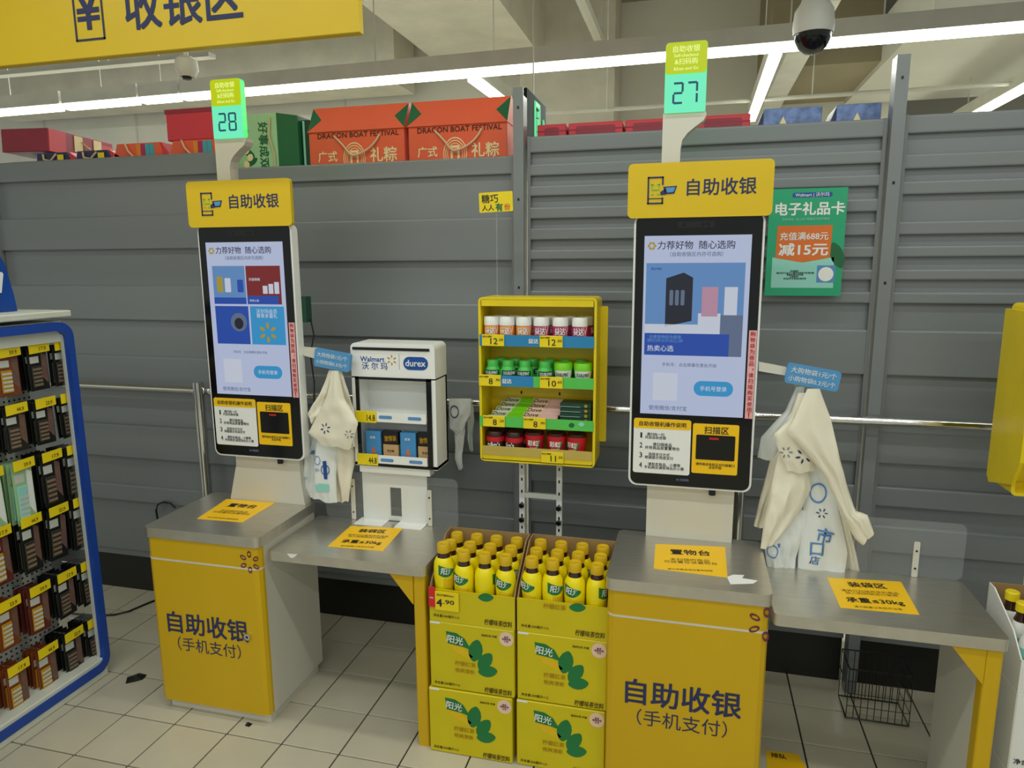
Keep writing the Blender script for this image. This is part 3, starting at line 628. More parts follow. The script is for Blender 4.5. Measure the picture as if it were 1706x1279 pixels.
bag('plastic_bag', 'white bag with blue printing at the far left under the number 28 bag sign', [(540, 640), (520, 700), (508, 760), (503, 826)], [(552, 640), (540, 700), (532, 760), (522, 828)], 2.44, .02, 'wbag', 11, gb, [('#', 521, 752, 14, 'bprint', 1), ('#', 509, 795, 12, 'bprint', 0)])
bag('plastic_bag', 'cream bag with rounded foot hanging behind the blue printed small bag', [(552, 640), (556, 700), (552, 780), (560, 838)], [(566, 640), (585, 720), (590, 770), (582, 834)], 2.43, .04, 'bag', 12, gb)
bag('plastic_bag', 'white bag printed with two blue round price marks reading 1 below its sign', [(545, 700), (526, 740), (523, 790), (520, 830)], [(570, 700), (562, 750), (560, 790), (562, 838)], 2.40, .03, 'wbag', 13, gb, [('O', 545, 781, 16, 'dbl', 0), ('1', 545, 781, 5, 'dbl', 0), ('小', 532, 780, 9, 'bprint', 0), ('O', 532, 765, 14, 'bprint', 0), ('#', 540, 810, 30, 'mint', 0)], rip=.003)
bag('plastic_bag', 'cream bag with a bulging shoulder at the upper left under the number 28 bag sign', [(548, 616), (530, 660), (512, 688), (516, 700)], [(560, 616), (556, 660), (548, 690), (530, 705)], 2.39, .04, 'bag', 14, gb)
bag('plastic_bag', 'narrow cream bag folded over at the right under the number 28 bag sign', [(553, 616), (560, 660), (568, 700), (580, 745)], [(568, 616), (580, 650), (590, 700), (592, 745)], 2.39, .02, 'bag', 15, gb)
bag('plastic_bag', 'square folded cream bag with a navy spark emblem in front of its bunch', [(553, 618), (545, 660), (512, 722), (538, 741)], [(563, 618), (572, 665), (597, 704), (583, 748)], 2.35, .03, 'bag', 16, gb, [('*', 545, 712, 22, 'ink', .3), ('*', 584, 722, 18, 'dgrey', .1)], rip=.003)
bag('plastic_bag', 'white bag with a blue ring mark draped over the chrome rail', [(748, 664), (748, 690), (748, 715), (760, 722)], [(785, 664), (784, 690), (776, 705), (772, 722)], 2.735, .02, 'wbag', 21, None, [('O', 758, 685, 20, 'ink', 0)], rip=.003)
bag('plastic_bag', 'twisted white bag dangling longest below the chrome rail', [(757, 715), (758, 740), (758, 765), (764, 784)], [(775, 715), (772, 740), (770, 760), (771, 780)], 2.74, .012, 'wbag', 22, None, rip=.003)
bag('plastic_bag', 'thin translucent bag hanging from the chrome rail just left of the yellow rack', [(777, 666), (778, 700), (778, 730), (782, 750)], [(788, 666), (790, 700), (787, 725), (789, 752)], 2.745, .012, 'clearb', 23, None, rip=.003)

# ------------------------------------------------------------ counter display between terminals
Yd = 2.42
t = thing('display_case', 'white two-shelf counter display reading Walmart 沃尔玛 and durex', 'display case', (-1.09, 2.47, .9)); del t['label']
t['label'] = 'white two-shelf product display case standing on the number 28 packing table'
x0, x1 = -1.264, -.921; z0, z1 = .93, 1.413
def case_frame():
    g = G(); g.prism(rrect(x0, x1, z1-.135, z1, .02, corners=(1, 1, 0, 0)), Yd+.004, Yd+.13)
    g.box(x0, x0+.016, Yd+.004, Yd+.13, z0, z1-.13); g.box(x1-.016, x1, Yd+.004, Yd+.13, z0, z1-.13); g.box(x0, x1, Yd+.115, Yd+.13, z0, z1-.13); g.box(x0, x1, Yd+.004, Yd+.13, z0-.002, z0+.012)
    return g
part('housing', case_frame(), 'white', t)
g = G(); g.box(x0+.016, x0+.03, Yd, Yd+.006, z0+.01, z1-.13); g.box(x1-.036, x1-.016, Yd, Yd+.006, z0+.01, z1-.13); g.box(x0+.016, x1-.016, Yd, Yd+.006, z0, z0+.012); g.box(x0+.016, x1-.016, Yd, Yd+.006, z1-.14, z1-.13)
part('black_border', g, 'glass', t); part('top_slot', G().box(x0+.01, x1-.02, Yd, Yd+.006, z1-.026, z1-.016), 'black', t)
text('Walmart', (-1.174, Yd+.0035, 1.352), .1, 'dbl', t, bold=.02); text('沃 尔 玛', (-1.165, Yd+.0035, 1.326), .105, 'dbl', t, bold=.01)
spark((-1.094, Yd+.0035, 1.35), .021, 'gold', t, 6, rot=PI/6, lw=.14)
part('divider_line', G().box(-1.064, -1.063, Yd+.003, Yd+.004, 1.315, 1.375), 'scrg', t)
o = part('brand_oval', G().prism(rrect(-1.047, -.948, 1.315, 1.365, .024), Yd+.003, Yd+.004), 'dbl', t)
text('durex', (-.998, Yd+.0025, 1.341), .08, 'wht', o, bold=.02)
for z, tg, in ((1.128, '14.8'), (.957, '44.8')):
    sh = part('shelf', G().box(x0+.03, x1-.036, Yd+.006, Yd+.115, z-.018, z-.012), 'white', t)
    st = part('price_strip', G().box(x0+.032, x1-.04, Yd+.0005, Yd+.004, z-.02, z+.018), 'white', sh)
    for xx in (-1.13, -1.01): part('printed_oval', G().prism(rrect(xx-.025, xx+.03, z-.007, z+.006, .006), Yd-.0002, Yd+.0004), 'bprint', sh)
    tag = thing('price_tag', f'yellow price tag at the left end of the {"upper" if tg == "14.8" else "lower"} shelf in the white display case', 'price tag', (x0+.05, Yd-.003, z))
    part('tag_card', G().box(x0+.012, x0+.10, Yd-.004, Yd-.001, z-.024, z+.022, .001), 'tagy', tag)
    text(tg, (x0+.078, Yd-.0045, z-.004), .034, 'blk', tag, h=.024)
for k in range(4):
    a = -1.224+k*.073
    nm = ('blue upright carton at the left end of the lower display shelf', 'black and kraft carton second from the left on the lower display shelf', 'blue upright carton third from the left on the lower display shelf', 'black and kraft carton at the right end of the lower display shelf')[k]
    b = thing('carton', nm, 'box', (a, Yd+.04, .945), 'small cartons in the white display case')
    w = .064
    if k % 2 == 0:
        part('box_body', G().box(a, a+w, Yd+.02, Yd+.06, .945, 1.065, .001), 'lb', b); part('box_side', G().box(a+w, a+w+.006, Yd+.03, Yd+.06, .945, 1.065), 'black', b)
        part('printed_figure', G().prism([(a+.02, .975), (a+.042, .975), (a+.036, .995), (a+.032, 1.005), (a+.026, .99)], Yd+.0195, Yd+.02), 'orange', b)
        text('超薄', (a+.03, Yd+.0194, 1.04), .022, 'wht', b)
    else:
        part('box_body', G().box(a, a+w, Yd+.02, Yd+.06, .945, 1.015, .001), 'kraft', b); part('box_top', G().box(a, a+w, Yd+.02, Yd+.06, 1.0151, 1.065, .001), 'black', b)
        text('激情装', (a+.032, Yd+.0194, 1.04), .05, 'gold', b, h=.022, rot=.08, bold=.02); text('安全套', (a+.032, Yd+.0194, .99), .03, 'blk', b)
st = thing('display_stand', 'white bent metal stand with a tall slot under the white display case', 'stand', (-1.09, 2.47, .691))
g = G(); xa, xb = -1.262, -.985
g.box(xa, -1.143, 2.47, 2.476, .692, .9); g.box(-1.095, xb, 2.47, 2.476, .692, .9); g.box(-1.143, -1.095, 2.47, 2.476, .83, .9); g.box(-1.143, -1.095, 2.47, 2.476, .692, .71)
part('upright_plate', g, 'white', st)
part('top_ledge', G().box(-1.25, -.955, 2.43, 2.476, .9, .928), 'white', st)
part('foot', G().box(-1.27, -1.15, 2.40, 2.47, .691, .694), 'white', st); part('foot', G().box(-1.10, -.985, 2.40, 2.47, .691, .694), 'white', st)

# ------------------------------------------------------------ yellow sweets rack
Yr = 2.45; RX0, RX1 = -.757, -.322; RZ0, RZ1 = .972, 1.588; RD = .14
t = thing('sweets_rack', 'yellow four-shelf sweets rack on white perforated legs', 'rack', (-.54, Yr+.07, RZ0))
g = G(); tk = .01
def rring(x0, x1, z0, z1, w, r, ya, yb):
    o = rrect(x0, x1, z0, z1, r); i = rrect(x0+w, x1-w, z0+w, z1-w, max(r-w, .002)); n = len(o)
    return G().add([(p[0], y, p[1]) for y in (ya, yb) for q in (o, i) for p in q], [f for k in range(n) for k2 in [(k+1) % n] for f in ((k, k2, n+k2, n+k), (2*n+k, 3*n+k, 3*n+k2, 2*n+k2), (k, 2*n+k, 2*n+k2, k2), (n+k, n+k2, 3*n+k2, 3*n+k))])
part('casing', rring(RX0, RX1, RZ0, RZ1, .009, .016, Yr, Yr+RD), 'rack', t)
part('back_sheet', G().box(RX0+.006, RX1-.006, Yr+RD-.006, Yr+RD, RZ0+.006, RZ1-.006), 'rack', t)
part('top_lip', G().box(RX0+.012, RX1-.012, Yr, Yr+.004, RZ1-.032, RZ1-.008), 'rack', t)
part('bottom_lip', G().box(RX0+.008, RX1-.008, Yr, Yr+.004, RZ0+.006, RZ0+.028), 'rack', t)
part('side_panel', G().prism(rrect(RX1+.0, RX1+.026, 1.045, 1.552, .004), Yr+RD-.03, Yr+RD-.02), 'rack', t)
part('bottom_front_strip', G().box(RX0+.01, RX1-.01, Yr-.002, Yr+.002, RZ0+.026, RZ0+.06), 'tan', t)
def rail(x, za, zb):
    u = part('upright', G().box(x-.011, x+.011, 2.585, 2.60, 0.02, zb), 'white', t)
    gg = G()
    for k in range(24): gg.box(x-.003, x+.003, 2.584, 2.5852, .06+k*.05, .072+k*.05)
    part('perforation', gg, 'black', u, kind='stuff')
    for z in (.76, .70):
        kn = part('knob', G().prism([(x+(.011 if i % 2 else .008)*math.cos(i*PI/6), z+(.011 if i % 2 else .008)*math.sin(i*PI/6)) for i in range(12)], 2.568, 2.585), 'black', t)
rail(-.628, 0, 1.2); rail(-.478, 0, 1.2)
part('cross_bar', G().box(-.63, -.475, 2.588, 2.60, .79, .81), 'white', t); part('base_plate', G().box(-.70, -.40, 2.5, 2.72, 0, .02), 'white', t)
part('mounting_bracket', G().box(-.64, -.465, 2.588, 2.602, 1.02, 1.2), 'white', t)
SH = [1.415, 1.268, 1.113]   # shelf levels
for k, z in enumerate(SH): part('shelf', G().box(RX0+.006, RX1-.006, Yr+.004, Yr+RD-.006, z-.004, z), 'rack', t)
s1 = part('printed_strip', G().box(RX0+.004, RX1-.008, Yr-.002, Yr+.001, 1.411, 1.452), 'blue', t); text('益达', (-.55, Yr-.0026, 1.432), .036, 'wht', s1, bold=.03)
s2 = part('printed_strip', G().box(RX0+.004, -.55, Yr-.002, Yr+.001, 1.262, 1.302), 'blue', t); text('益达', (-.65, Yr-.0026, 1.282), .036, 'wht', s2, bold=.03)
s3 = part('printed_strip', G().box(-.55, RX1-.008, Yr-.002, Yr+.001, 1.262, 1.302), 'lgreen', t)
s4 = part('printed_strip', G().box(RX0, RX1-.006, Yr-.002, Yr+.001, 1.108, 1.147), 'lgreen', t)
part('printed_leaf', leaf(-.408, 1.128, .022, .018, .2, Yr-.0028), 'gdg', s4); part('printed_cloud', leaf(-.372, 1.133, .022, .016, 0, Yr-.0028), 'mint', s4)
for x, z, s in ((-.70, 1.432, '12.50'), (-.484, 1.432, '12.50'), (-.714, 1.283, '8.90'), (-.483, 1.283, '10.60'), (-.70, 1.129, '8.20'), (-.545, 1.129, '8.90'), (-.478, 1.003, '11.50')):
    nm = {(-.70, 1.432): 'under the orange jars', (-.484, 1.432): 'under the magenta jars', (-.714, 1.283): 'under the green shouldered bottles', (-.483, 1.283): 'under the white tubs', (-.70, 1.129): 'under the green chocolate packs', (-.545, 1.129): 'under the pink chocolate packs', (-.478, 1.003): 'on the bottom edge of the sweets rack'}[(x, z)]
    pt = thing('price_tag', f'yellow price tag reading {s} {nm}', 'price tag', (x, Yr-.006, z), 'price tags on the yellow sweets rack')
    part('tag_card', G().box(x-.042, x+.042, Yr-.008, Yr-.004, z-.021, z+.021, .001), 'tagy', pt)
    a, b = s.split('.'); text(a, (x+.004, Yr-.0085, z-.003), {'12': .027, '10': .028, '11': .02, '8': .015}[a], 'blk', pt, h=.022, bold=.01); text('.'+b, (x+.03, Yr-.0085, z+.003), .018, 'blk', pt, h=.009)
    text('益达木糖醇', (x-.022, Yr-.0085, z+.014), .035, 'olive', pt)
def jarA(c, m, m2): # chewing gum tub with white lid
    j = thing('gum_tub', 'x', 'tub', c)
    part('tub_body', G().lathe([(.0, 0), (.028, 0), (.029, .004), (.029, .066), (.027, .070), (0, .070)], 18, c), m, j, smooth=True)
    part('tub_lid', G().lathe([(0, .070), (.0292, .070), (.0292, .098), (.0265, .102), (0, .102)], 18, c), 'white', j, smooth=True)
    text('益达', (c[0], c[1], c[2]+.052), .04, 'wht', j, h=.026, bold=.03, wrap=.0296)
    part('printed_ribbon', G().add([(c[0]+.0296*math.sin(a), c[1]-.0296*math.cos(a), c[2]+z) for a, z in ((.6, .004), (1.25, .004), (.95, .04), (1.25, .068), (.6, .068), (.85, .04))], [(0, 1, 2, 5), (5, 2, 3, 4)]), m2, j)
    return j
jo = jarA((-.716, Yr+.035, SH[0]), 'jaro', 'pinkl'); jm = jarA((-.528, Yr+.035, SH[0]), 'magenta', 'pinkl')
PL = ['first', 'second', 'third', 'fourth', 'fifth', 'sixth']
jo['label'] = 'orange gum tub with white lid, first from the left on the top shelf'; jm['label'] = 'magenta gum tub with white lid, fourth from the left on the top shelf'
for j in (jo, jm): j['group'] = 'gum tubs on the top shelf'
for k, x in enumerate((-.716, -.657, -.594, -.528, -.458, -.387)):
    if k in (0, 3): continue
    dup(jo if k < 3 else jm, (x, Yr+.035, SH[0]), (.1, -.1, .08, 0, .12, -.05)[k], f'{"orange" if k < 3 else "magenta"} gum tub with white lid, {PL[k]} from the left on the top shelf', 'gum tubs on the top shelf')
for k, x in enumerate((-.70, -.64, -.575, -.51, -.44, -.375)):
    dup(jo if k < 3 else jm, (x, Yr+.098, SH[0]), .3*k, f'{"orange" if k < 3 else "magenta"} gum tub in the back row behind tub {PL[k]} of the top shelf', 'gum tubs on the top shelf')
def mintb(c):
    j = thing('mint_bottle', 'x', 'bottle', c, 'green mint bottles on the second shelf')
    part('bottle_body', G().lathe([(0, 0), (.025, 0), (.029, .008), (.030, .036), (.029, .052), (.021, .065), (0, .065)], 18, c), 'jg', j, smooth=True)
    part('bottle_cap', G().lathe([(0, .065), (.0215, .065), (.0215, .084), (.019, .087), (0, .087)], 18, c), 'jg', j, smooth=True)
    b = part('label_band', G().add([(c[0]+.0305*math.sin(a), c[1]-.0305*math.cos(a), c[2]+z) for z in (.032, .052) for a in [(-1.1+.22*i) for i in range(11)]], [(i, i+1, i+12, i+11) for i in range(10)]), 'dg', j)
    text('DOUBLEMINT', (c[0], c[1], c[2]+.042), .052, 'wht', b, h=.012, bold=.02, wrap=.0309)
    return j
mb = mintb((-.713, Yr+.036, SH[1])); mb['label'] = 'green shouldered mint bottle, first from the left on the second shelf'
for k, x in enumerate((-.655, -.59, -.515)): dup(mb, (x, Yr+.036, SH[1]), (.5, -.1, .4)[k], f'green shouldered mint bottle, {PL[k+1]} from the left on the second shelf')
for k, x in enumerate((-.70, -.64, -.575, -.54+.03, -.45, -.39)): dup(mb, (x, Yr+.10, SH[1]+.0), k*.7, f'green mint bottle in the back row, {PL[k]} from the left on the second shelf')
def mtub(c):
    j = thing('mint_tub', 'x', 'tub', c, 'white mint tubs on the second shelf')
    part('tub_body', G().lathe([(0, 0), (.023, 0), (.032, .054), (.032, .058), (0, .058)], 18, c), 'white', j, smooth=True)
    part('tub_lid', G().lathe([(0, .058), (.034, .058), (.034, .08), (.031, .084), (0, .084)], 18, c), 'lime', j, smooth=True)
    text('DOUBLEMINT', (c[0], c[1], c[2]+.043), .05, 'dg', j, h=.013, bold=.03, wrap=.0305)
    return j
mt1 = mtub((-.447, Yr+.038, SH[1])); mt1['label'] = 'white mint tub with lime lid, left one of the pair on the second shelf'
dup(mt1, (-.374, Yr+.038, SH[1]), .1, 'white mint tub with lime lid, right one of the pair on the second shelf')
def bar(c, w, m1, m2, word, ang=.5, nm='chocolate_pack', lb='', grp=''):
    j = thing(nm, lb, 'snack pack', c, grp)
    mt = Matrix.Translation(c) @ Matrix.Rotation(.55, 4, 'X')
    g = G().box(-w/2, 0, -.018, .018, 0, .01, .003, mtx=mt); part('wrapper', g, m1, j)
    part('wrapper_end', G().box(0, w/2, -.0175, .0175, .0003, .0098, .003, mtx=mt), m2, j)
    if word: text(word, (-w/4, -.001, .0106), w*.4, 'brown', j, h=.018, mtx=mt, face='top', bold=.01, shear=.3)
    return j
for k in range(5):
    y = Yr+.03+k*.02; z = SH[2]+.014+k*.014
    bar((-.672+.012*k, y, z), .128, 'pale', 'lime', 'Dove', lb=f'green and silver chocolate pack, {PL[k]} from the bottom of its pile', grp='green chocolate packs on the third shelf')
    bar((-.542+.008*k, y, z), .134, 'badge', 'pinkl', 'Dove', lb=f'pink and cream chocolate pack, {PL[k]} from the bottom of its pile', grp='pink chocolate packs on the third shelf')
for k in range(5):
    z = SH[2]+k*.0185; x = -.41
    j = thing('chocolate_box', f'dark green slim chocolate box, {PL[k]} from the bottom of its pile', 'snack pack', (x, Yr+.05, z), 'dark green boxes on the third shelf')
    part('box_body', G().box(x-.045, x+.07, Yr+.02, Yr+.09, z, z+.018, .002), 'dg', j); part('gold_seal', G().tube([(x+.05, Yr+.02, z+.009), (x+.05, Yr+.0192, z+.009)], .006, 10), 'gold', j); part('silver_line', G().box(x-.044, x+.03, Yr+.0192, Yr+.02, z+.004, z+.0055), 'peg', j)
def chocjar(c):
    j = thing('candy_jar', 'x', 'jar', c, 'candy jars on the bottom shelf')
    part('jar_body', G().lathe([(0, 0), (.031, 0), (.034, .006), (.034, .062), (0, .062)], 18, c), 'brown', j, smooth=True)
    part('jar_collar', G().lathe([(0, .062), (.0355, .062), (.0355, .08), (0, .08)], 18, c), 'jred', j, smooth=True)
    part('jar_lid', G().lathe([(0, .08), (.033, .08), (.033, .096), (.03, .1), (0, .1)], 18, c), 'brown', j, smooth=True)
    text("m&m's", (c[0], c[1], c[2]+.052), .052, 'wht', j, h=.02, bold=.03, wrap=.0346)
    return j
ZB = RZ0+.012
cj = chocjar((-.707, Yr+.04, ZB)); cj['label'] = 'dark brown candy jar at the left end of the bottom rack shelf'
dup(cj, (-.632, Yr+.04, ZB), -.6, 'dark brown candy jar second from the left on the bottom rack shelf')
dup(cj, (-.70, Yr+.108, ZB), .3, 'dark brown candy jar behind the leftmost jar on the bottom rack shelf'); dup(cj, (-.625, Yr+.108, ZB), .9, 'dark brown candy jar behind the second jar on the bottom rack shelf')
def cup(c):
    j = thing('candy_cup', 'x', 'cup', c, 'red candy cups on the bottom shelf')
    part('cup_body', G().lathe([(0, 0), (.026, 0), (.0375, .09), (.038, .094), (0, .094)], 18, c), 'jred', j, smooth=True)
    part('cup_lid', G().lathe([(0, .094), (.036, .094), (.036, .104), (0, .104)], 18, c), 'brown', j, smooth=True)
    r = .034
    for m_, o in (('gold', 0), ('dbl', .1), ('lime', -.1)):
        part('rainbow_stripe', G().add([(c[0]+(.0265+z*.128+.0004)*math.sin(a+o), c[1]-(.0265+z*.128+.0004)*math.cos(a+o), c[2]+z) for a, z in ((.7, .075), (.85, .075), (.42, .03), (.3, .03))], [(0, 1, 2, 3)]), m_, j)
    text('彩虹', (c[0], c[1]+.001, c[2]+.065), .042, 'wht', j, h=.021, bold=.03, wrap=.0362); text('彩虹糖', (c[0], c[1]+.001, c[2]+.045), .028, 'wht', j, wrap=.0342)
    return j
cu = cup((-.555, Yr+.042, ZB)); cu['label'] = 'red candy cup, left one of the three on the bottom rack shelf'
dup(cu, (-.472, Yr+.042, ZB), 0, 'red candy cup, middle one of the three on the bottom rack shelf'); dup(cu, (-.395, Yr+.042, ZB), -.5, 'red candy cup, right one of the three on the bottom rack shelf')
# small sign on the rack
t = thing('slogan_card', 'small yellow card reading 糖巧人人有份 above the left corner of the sweets rack', 'sign', (-.70, 2.5, RZ1))
mt = Matrix.Translation((-.70, 2.5, 1.926)) @ Matrix.Rotation(-.03, 4, 'Y')
cd = part('card', G().prism(rrect(-.063, .063, -.034, .036, .004), 0, .004, 'y', mtx=mt), 'tagy', t)
text('糖巧', (-.022, -.0006, .014), .062, 'blk', cd, bold=.012, mtx=mt); text('人人', (-.03, -.0006, -.018), .045, 'brown', cd, bold=.012, mtx=mt); text('有', (.012, -.0006, -.018), .026, 'green', cd, bold=.04, mtx=mt); text('份', (.042, -.0006, -.018), .022, 'orange', cd, bold=.03, mtx=mt)
part('holder_rod', G().tube([(-.70, 2.507, 1.93), (-.70, 2.507, 1.588)], .0029, 6), 'acr', t); part('holder_foot', G().lathe([(.016, 0), (.016, .004), (.003, .008), (0, .008)], 14, (-.70, 2.507, 1.588)), 'acr', t)

# ------------------------------------------------------------ cartons of bottled tea
CW, CH, CD = .302, .248, .235
def carton_art(c, par, top=False):
    x0, y, z1 = c; X = lambda f: x0+f*CW; Z = lambda f: z1-f*CH; y = y-.0008
    if not top:
        pp = [(X(.2), Z(.125)), (X(.32), Z(.135)), (X(.42), Z(.2)), (X(.50), Z(.36)), (X(.40), Z(.325)), (X(.22), Z(.30))]
        part('lemon_wedge', G().prism([(X(.22), Z(.31)), (X(.40), Z(.335)), (X(.52), Z(.46)), (X(.47), Z(.5)), (X(.3), Z(.42))], y, y+.0006), 'slice', par)
        b = part('brand_patch', G().prism(pp, y-.0006, y+.0004), 'green', par); text('阳光', (X(.31), y-.0012, Z(.235)), CW*.19, 'wht', b, bold=.02, rot=-.12)
        for n, (fx, fz, l, w, a) in enumerate(((.55, .36, .085, .05, 1.35), (.66, .50, .078, .044, .95), (.69, .645, .07, .042, .2))): part('printed_leaf', leaf(X(fx), Z(fz), l, w, a, y-.0004*n), 'green', par)
        text('柠檬红茶', (X(.425), y, Z(.585)), CW*.25, 'gold', par, bold=.02); text('畅爽清新', (X(.42), y, Z(.69)), CW*.23, 'gold', par, bold=.01)
        part('round_badge', G().prism([(X(.91)+.026*math.cos(a*PI/9)*(1 if abs(math.cos(a*PI/9)) < .9 else .96), Z(.13)+.026*math.sin(a*PI/9)) for a in range(18)], y, y+.0006), 'badge', par)
        text('真茶\n清爽好喝\n认证', (X(.91), y-.0006, Z(.13)), .03, 'purple', par); text('清爽好茶 柠檬', (X(.71), y, Z(.115)), CW*.18, 'olive', par)
        part('tape_end', G().box(X(.01), X(.13), y, y+.0006, Z(.03), Z(.0)), 'wht', par)
    else:
        z1b = z1
    return
def foot_text(x0, y, z, par, Wd=CW):
    text('净含量:500毫升×12', (x0+Wd*.2, y-.001, z), Wd*.31, 'olive', par, bold=.01, shear=.1); text('柠檬味茶饮料', (x0+Wd*.81, y-.001, z-.002), Wd*.32, 'olive', par, h=.021, bold=.02, shear=.1)
def carton(x0, y0, z0, label):
    t = thing('drink_carton', label, 'carton', (x0+CW/2, y0+CD/2, z0), 'stacked yellow tea cartons')
    part('box_body', G().box(x0, x0+CW, y0, y0+CD, z0+.001, z0+CH, .003), 'cy', t)
    part('flap_seam', G().box(x0+.003, x0+CW-.003, y0+CD/2-.001, y0+CD/2+.001, z0+CH, z0+CH+.0005), 'olive', t)
    carton_art((x0, y0, z0+CH), t); foot_text(x0, y0, z0+.02, t)
carton(-.846, 2.085, 0, 'closed yellow lemon tea carton on the floor, left one of the two stacks')
carton(-.530, 2.09, 0, 'closed yellow lemon tea carton on the floor, right one of the two stacks')
carton(-.838, 2.088, .25, 'closed yellow lemon tea carton, middle one of the left stack')
carton(-.527, 2.092, .25, 'closed yellow lemon tea carton, middle one of the right stack')
def tray(x0, y0, z0, label):
    t = thing('open_drink_carton', label, 'carton', (x0+CW/2, y0+CD/2, z0))
    zf, zb = z0+.118, z0+.25; k = .004
    part('front_panel', G().box(x0, x0+CW, y0, y0+k, z0, zf), 'cy', t)
    part('base', G().box(x0+k, x0+CW-k, y0+k, y0+CD-k, z0+.001, z0+.004), 'card', t)
    part('back_panel', G().box(x0, x0+CW, y0+CD-k, y0+CD, z0, zb), 'card', t)
    for x in (x0, x0+CW-k): part('side_panel', G().prism([(y0+k, z0), (y0+CD-k, z0), (y0+CD-k, zb), (y0+CD*.75, zb-.002), (y0+.03, zf+.03), (y0+k, zf)], x, x+k, 'x'), 'card', t)
    part('cut_leaf_print', leaf(x0+CW*.67, z0+.108, .055, .03, .1, y0-.0008), 'green', t)
    foot_text(x0, y0, z0+.022, t)
    return t
tr1 = tray(-.836, 2.09, .499, 'open yellow tea carton full of bottles on the left stack')
tr2 = tray(-.527, 2.094, .499, 'open yellow tea carton full of bottles on the right stack')
text('柠檬红茶', (-.527+CW*.42, 2.0928, .60), CW*.25, 'gold', tr2, bold=.02)
pt = thing('price_card', 'red and yellow special offer card reading 4.90 on the open left carton', 'price tag', (-.80, 2.084, .57))
part('red_band', G().box(-.836, -.812, 2.083, 2.087, .553, .625), 'tagred', pt); part('yellow_card', G().box(-.812, -.728, 2.083, 2.087, .545, .612), 'tagy', pt)
text('特价', (-.824, 2.0825, .587), .014, 'wht', pt, h=.0); pt_t = None
text('4', (-.797, 2.0825, .572), .019, 'blk', pt, h=.026, bold=.03); text('.90', (-.763, 2.0825, .577), .038, 'blk', pt, h=.015, bold=.02); text('阳光柠檬茶500ml', (-.775, 2.0825, .600), .06, 'olive', pt, bold=.01)
def bottle(c):
    t = thing('tea_bottle', 'x', 'bottle', c)
    part('sleeve', G().lathe([(0, 0), (.029, 0), (.033, .006), (.033, .035), (.031, .055), (.032, .085), (.0352, .125), (.0352, .158), (.033, .176), (.027, .190), (.0235, .194), (0, .194)], 24, c), 'bsl', t, smooth=True)
    part('neck', G().lathe([(0, .193), (.0238, .192), (.0205, .203), (.018, .212), (0, .212)], 18, c), 'tea', t, smooth=True)
    part('bottle_cap', G().lathe([(0, .211), (.0222, .211), (.0226, .215), (.0218, .238), (.0195, .242), (.012, .2415), (.010, .240), (0, .240)], 22, c), 'cap', t, smooth=True)
    r = .0358; n = 10; vs = []
    for i in range(n+1):
        a = -1.0+1.7*i/n; vs.append((c[0]+r*math.sin(a), c[1]-r*math.cos(a), c[2]+.176-.022*i/n)); vs.append((c[0]+r*math.sin(a), c[1]-r*math.cos(a), c[2]+.140-.004*i/n+.012*(i/n)**3-.008*math.sin(i/n*3)))
    b = part('brand_patch', G().add(vs, [(2*i, 2*i+1, 2*i+3, 2*i+2) for i in range(n)]), 'green', t)
    text('阳光', (c[0]-.004, c[1], c[2]+.153), .045, 'wht', b, h=.024, bold=.02, wrap=r+.0006, rot=-.16)
    vs = []
    for i in range(n+1):
        a = -.5+1.3*i/n; rr = .0356; vs.append((c[0]+rr*math.sin(a), c[1]-rr*math.cos(a), c[2]+.128-.01*i/n)); vs.append((c[0]+rr*math.sin(a), c[1]-rr*math.cos(a), c[2]+.100-.012*math.sin(i/n*3)))
    part('lemon_print', G().add(vs, [(2*i, 2*i+1, 2*i+3, 2*i+2) for i in range(n)]), 'slice', t)
    return t
bt = None; rows = ['front', 'middle', 'back']; cols = ['leftmost', 'second from left', 'third from left', 'rightmost']
rz = {(0, 0, 1): 0, (0, 0, 2): 2.1, (0, 0, 3): .1, (1, 0, 0): -.25, (1, 0, 1): .7, (1, 0, 2): .05, (1, 0, 3): 1.3}
for b, (x0, y0, side) in enumerate(((-.836, 2.09, 'left'), (-.527, 2.094, 'right'))):
    for r in range(3):
        for c in range(4):
            x = x0+.04+c*.0735; y = y0+.043+r*.074; z = .503
            lift = .022 if (b, r, c) == (0, 0, 0) else 0
            lab = f'yellow sleeved tea bottle, {cols[c]} in the {rows[r]} row of the {side} open carton'
            if bt is None:
                bt = bottle((x, y, z+lift)); bt['label'] = lab; bt['group'] = 'lemon tea bottles in the open cartons'; bt.rotation_euler = (0, 0, .8); continue
            o = dup(bt, (x+random.uniform(-.002, .002), y, z+lift), rz.get((b, r, c), random.uniform(-2, 2)), lab, 'lemon tea bottles in the open cartons')
# right edge cartons
def wcarton(z0, z1, lab):
    t = thing('white_carton', lab, 'carton', (1.1, 2.2, z0), 'white cartons at the right edge')
    part('box_body', G().box(.935, 1.24, 2.10, 2.36, z0+.001, z1, .003), 'white', t); text('净含量', (.975, 2.099, z0+.035), .055, 'blk', t, bold=.02); return t
wcarton(0, .25, 'white drink carton on the floor at the right edge'); wcarton(.251, .5, 'white drink carton stacked below the open one at the right edge')
t = thing('open_white_carton', 'open white carton of yellow-capped bottles at the right edge', 'carton', (1.09, 2.2, .5))
part('base', G().box(.939, 1.236, 2.104, 2.356, .501, .505), 'card', t); part('front_panel', G().box(.935, 1.24, 2.10, 2.104, .501, .60), 'white', t); part('back_panel', G().box(.935, 1.24, 2.356, 2.36, .501, .715), 'card', t)
for x in (.935, 1.236): part('side_panel', G().prism([(2.104, .501), (2.356, .501), (2.356, .715), (2.32, .715), (2.17, .655), (2.104, .60)], x, x+.004, 'x'), 'white', t)
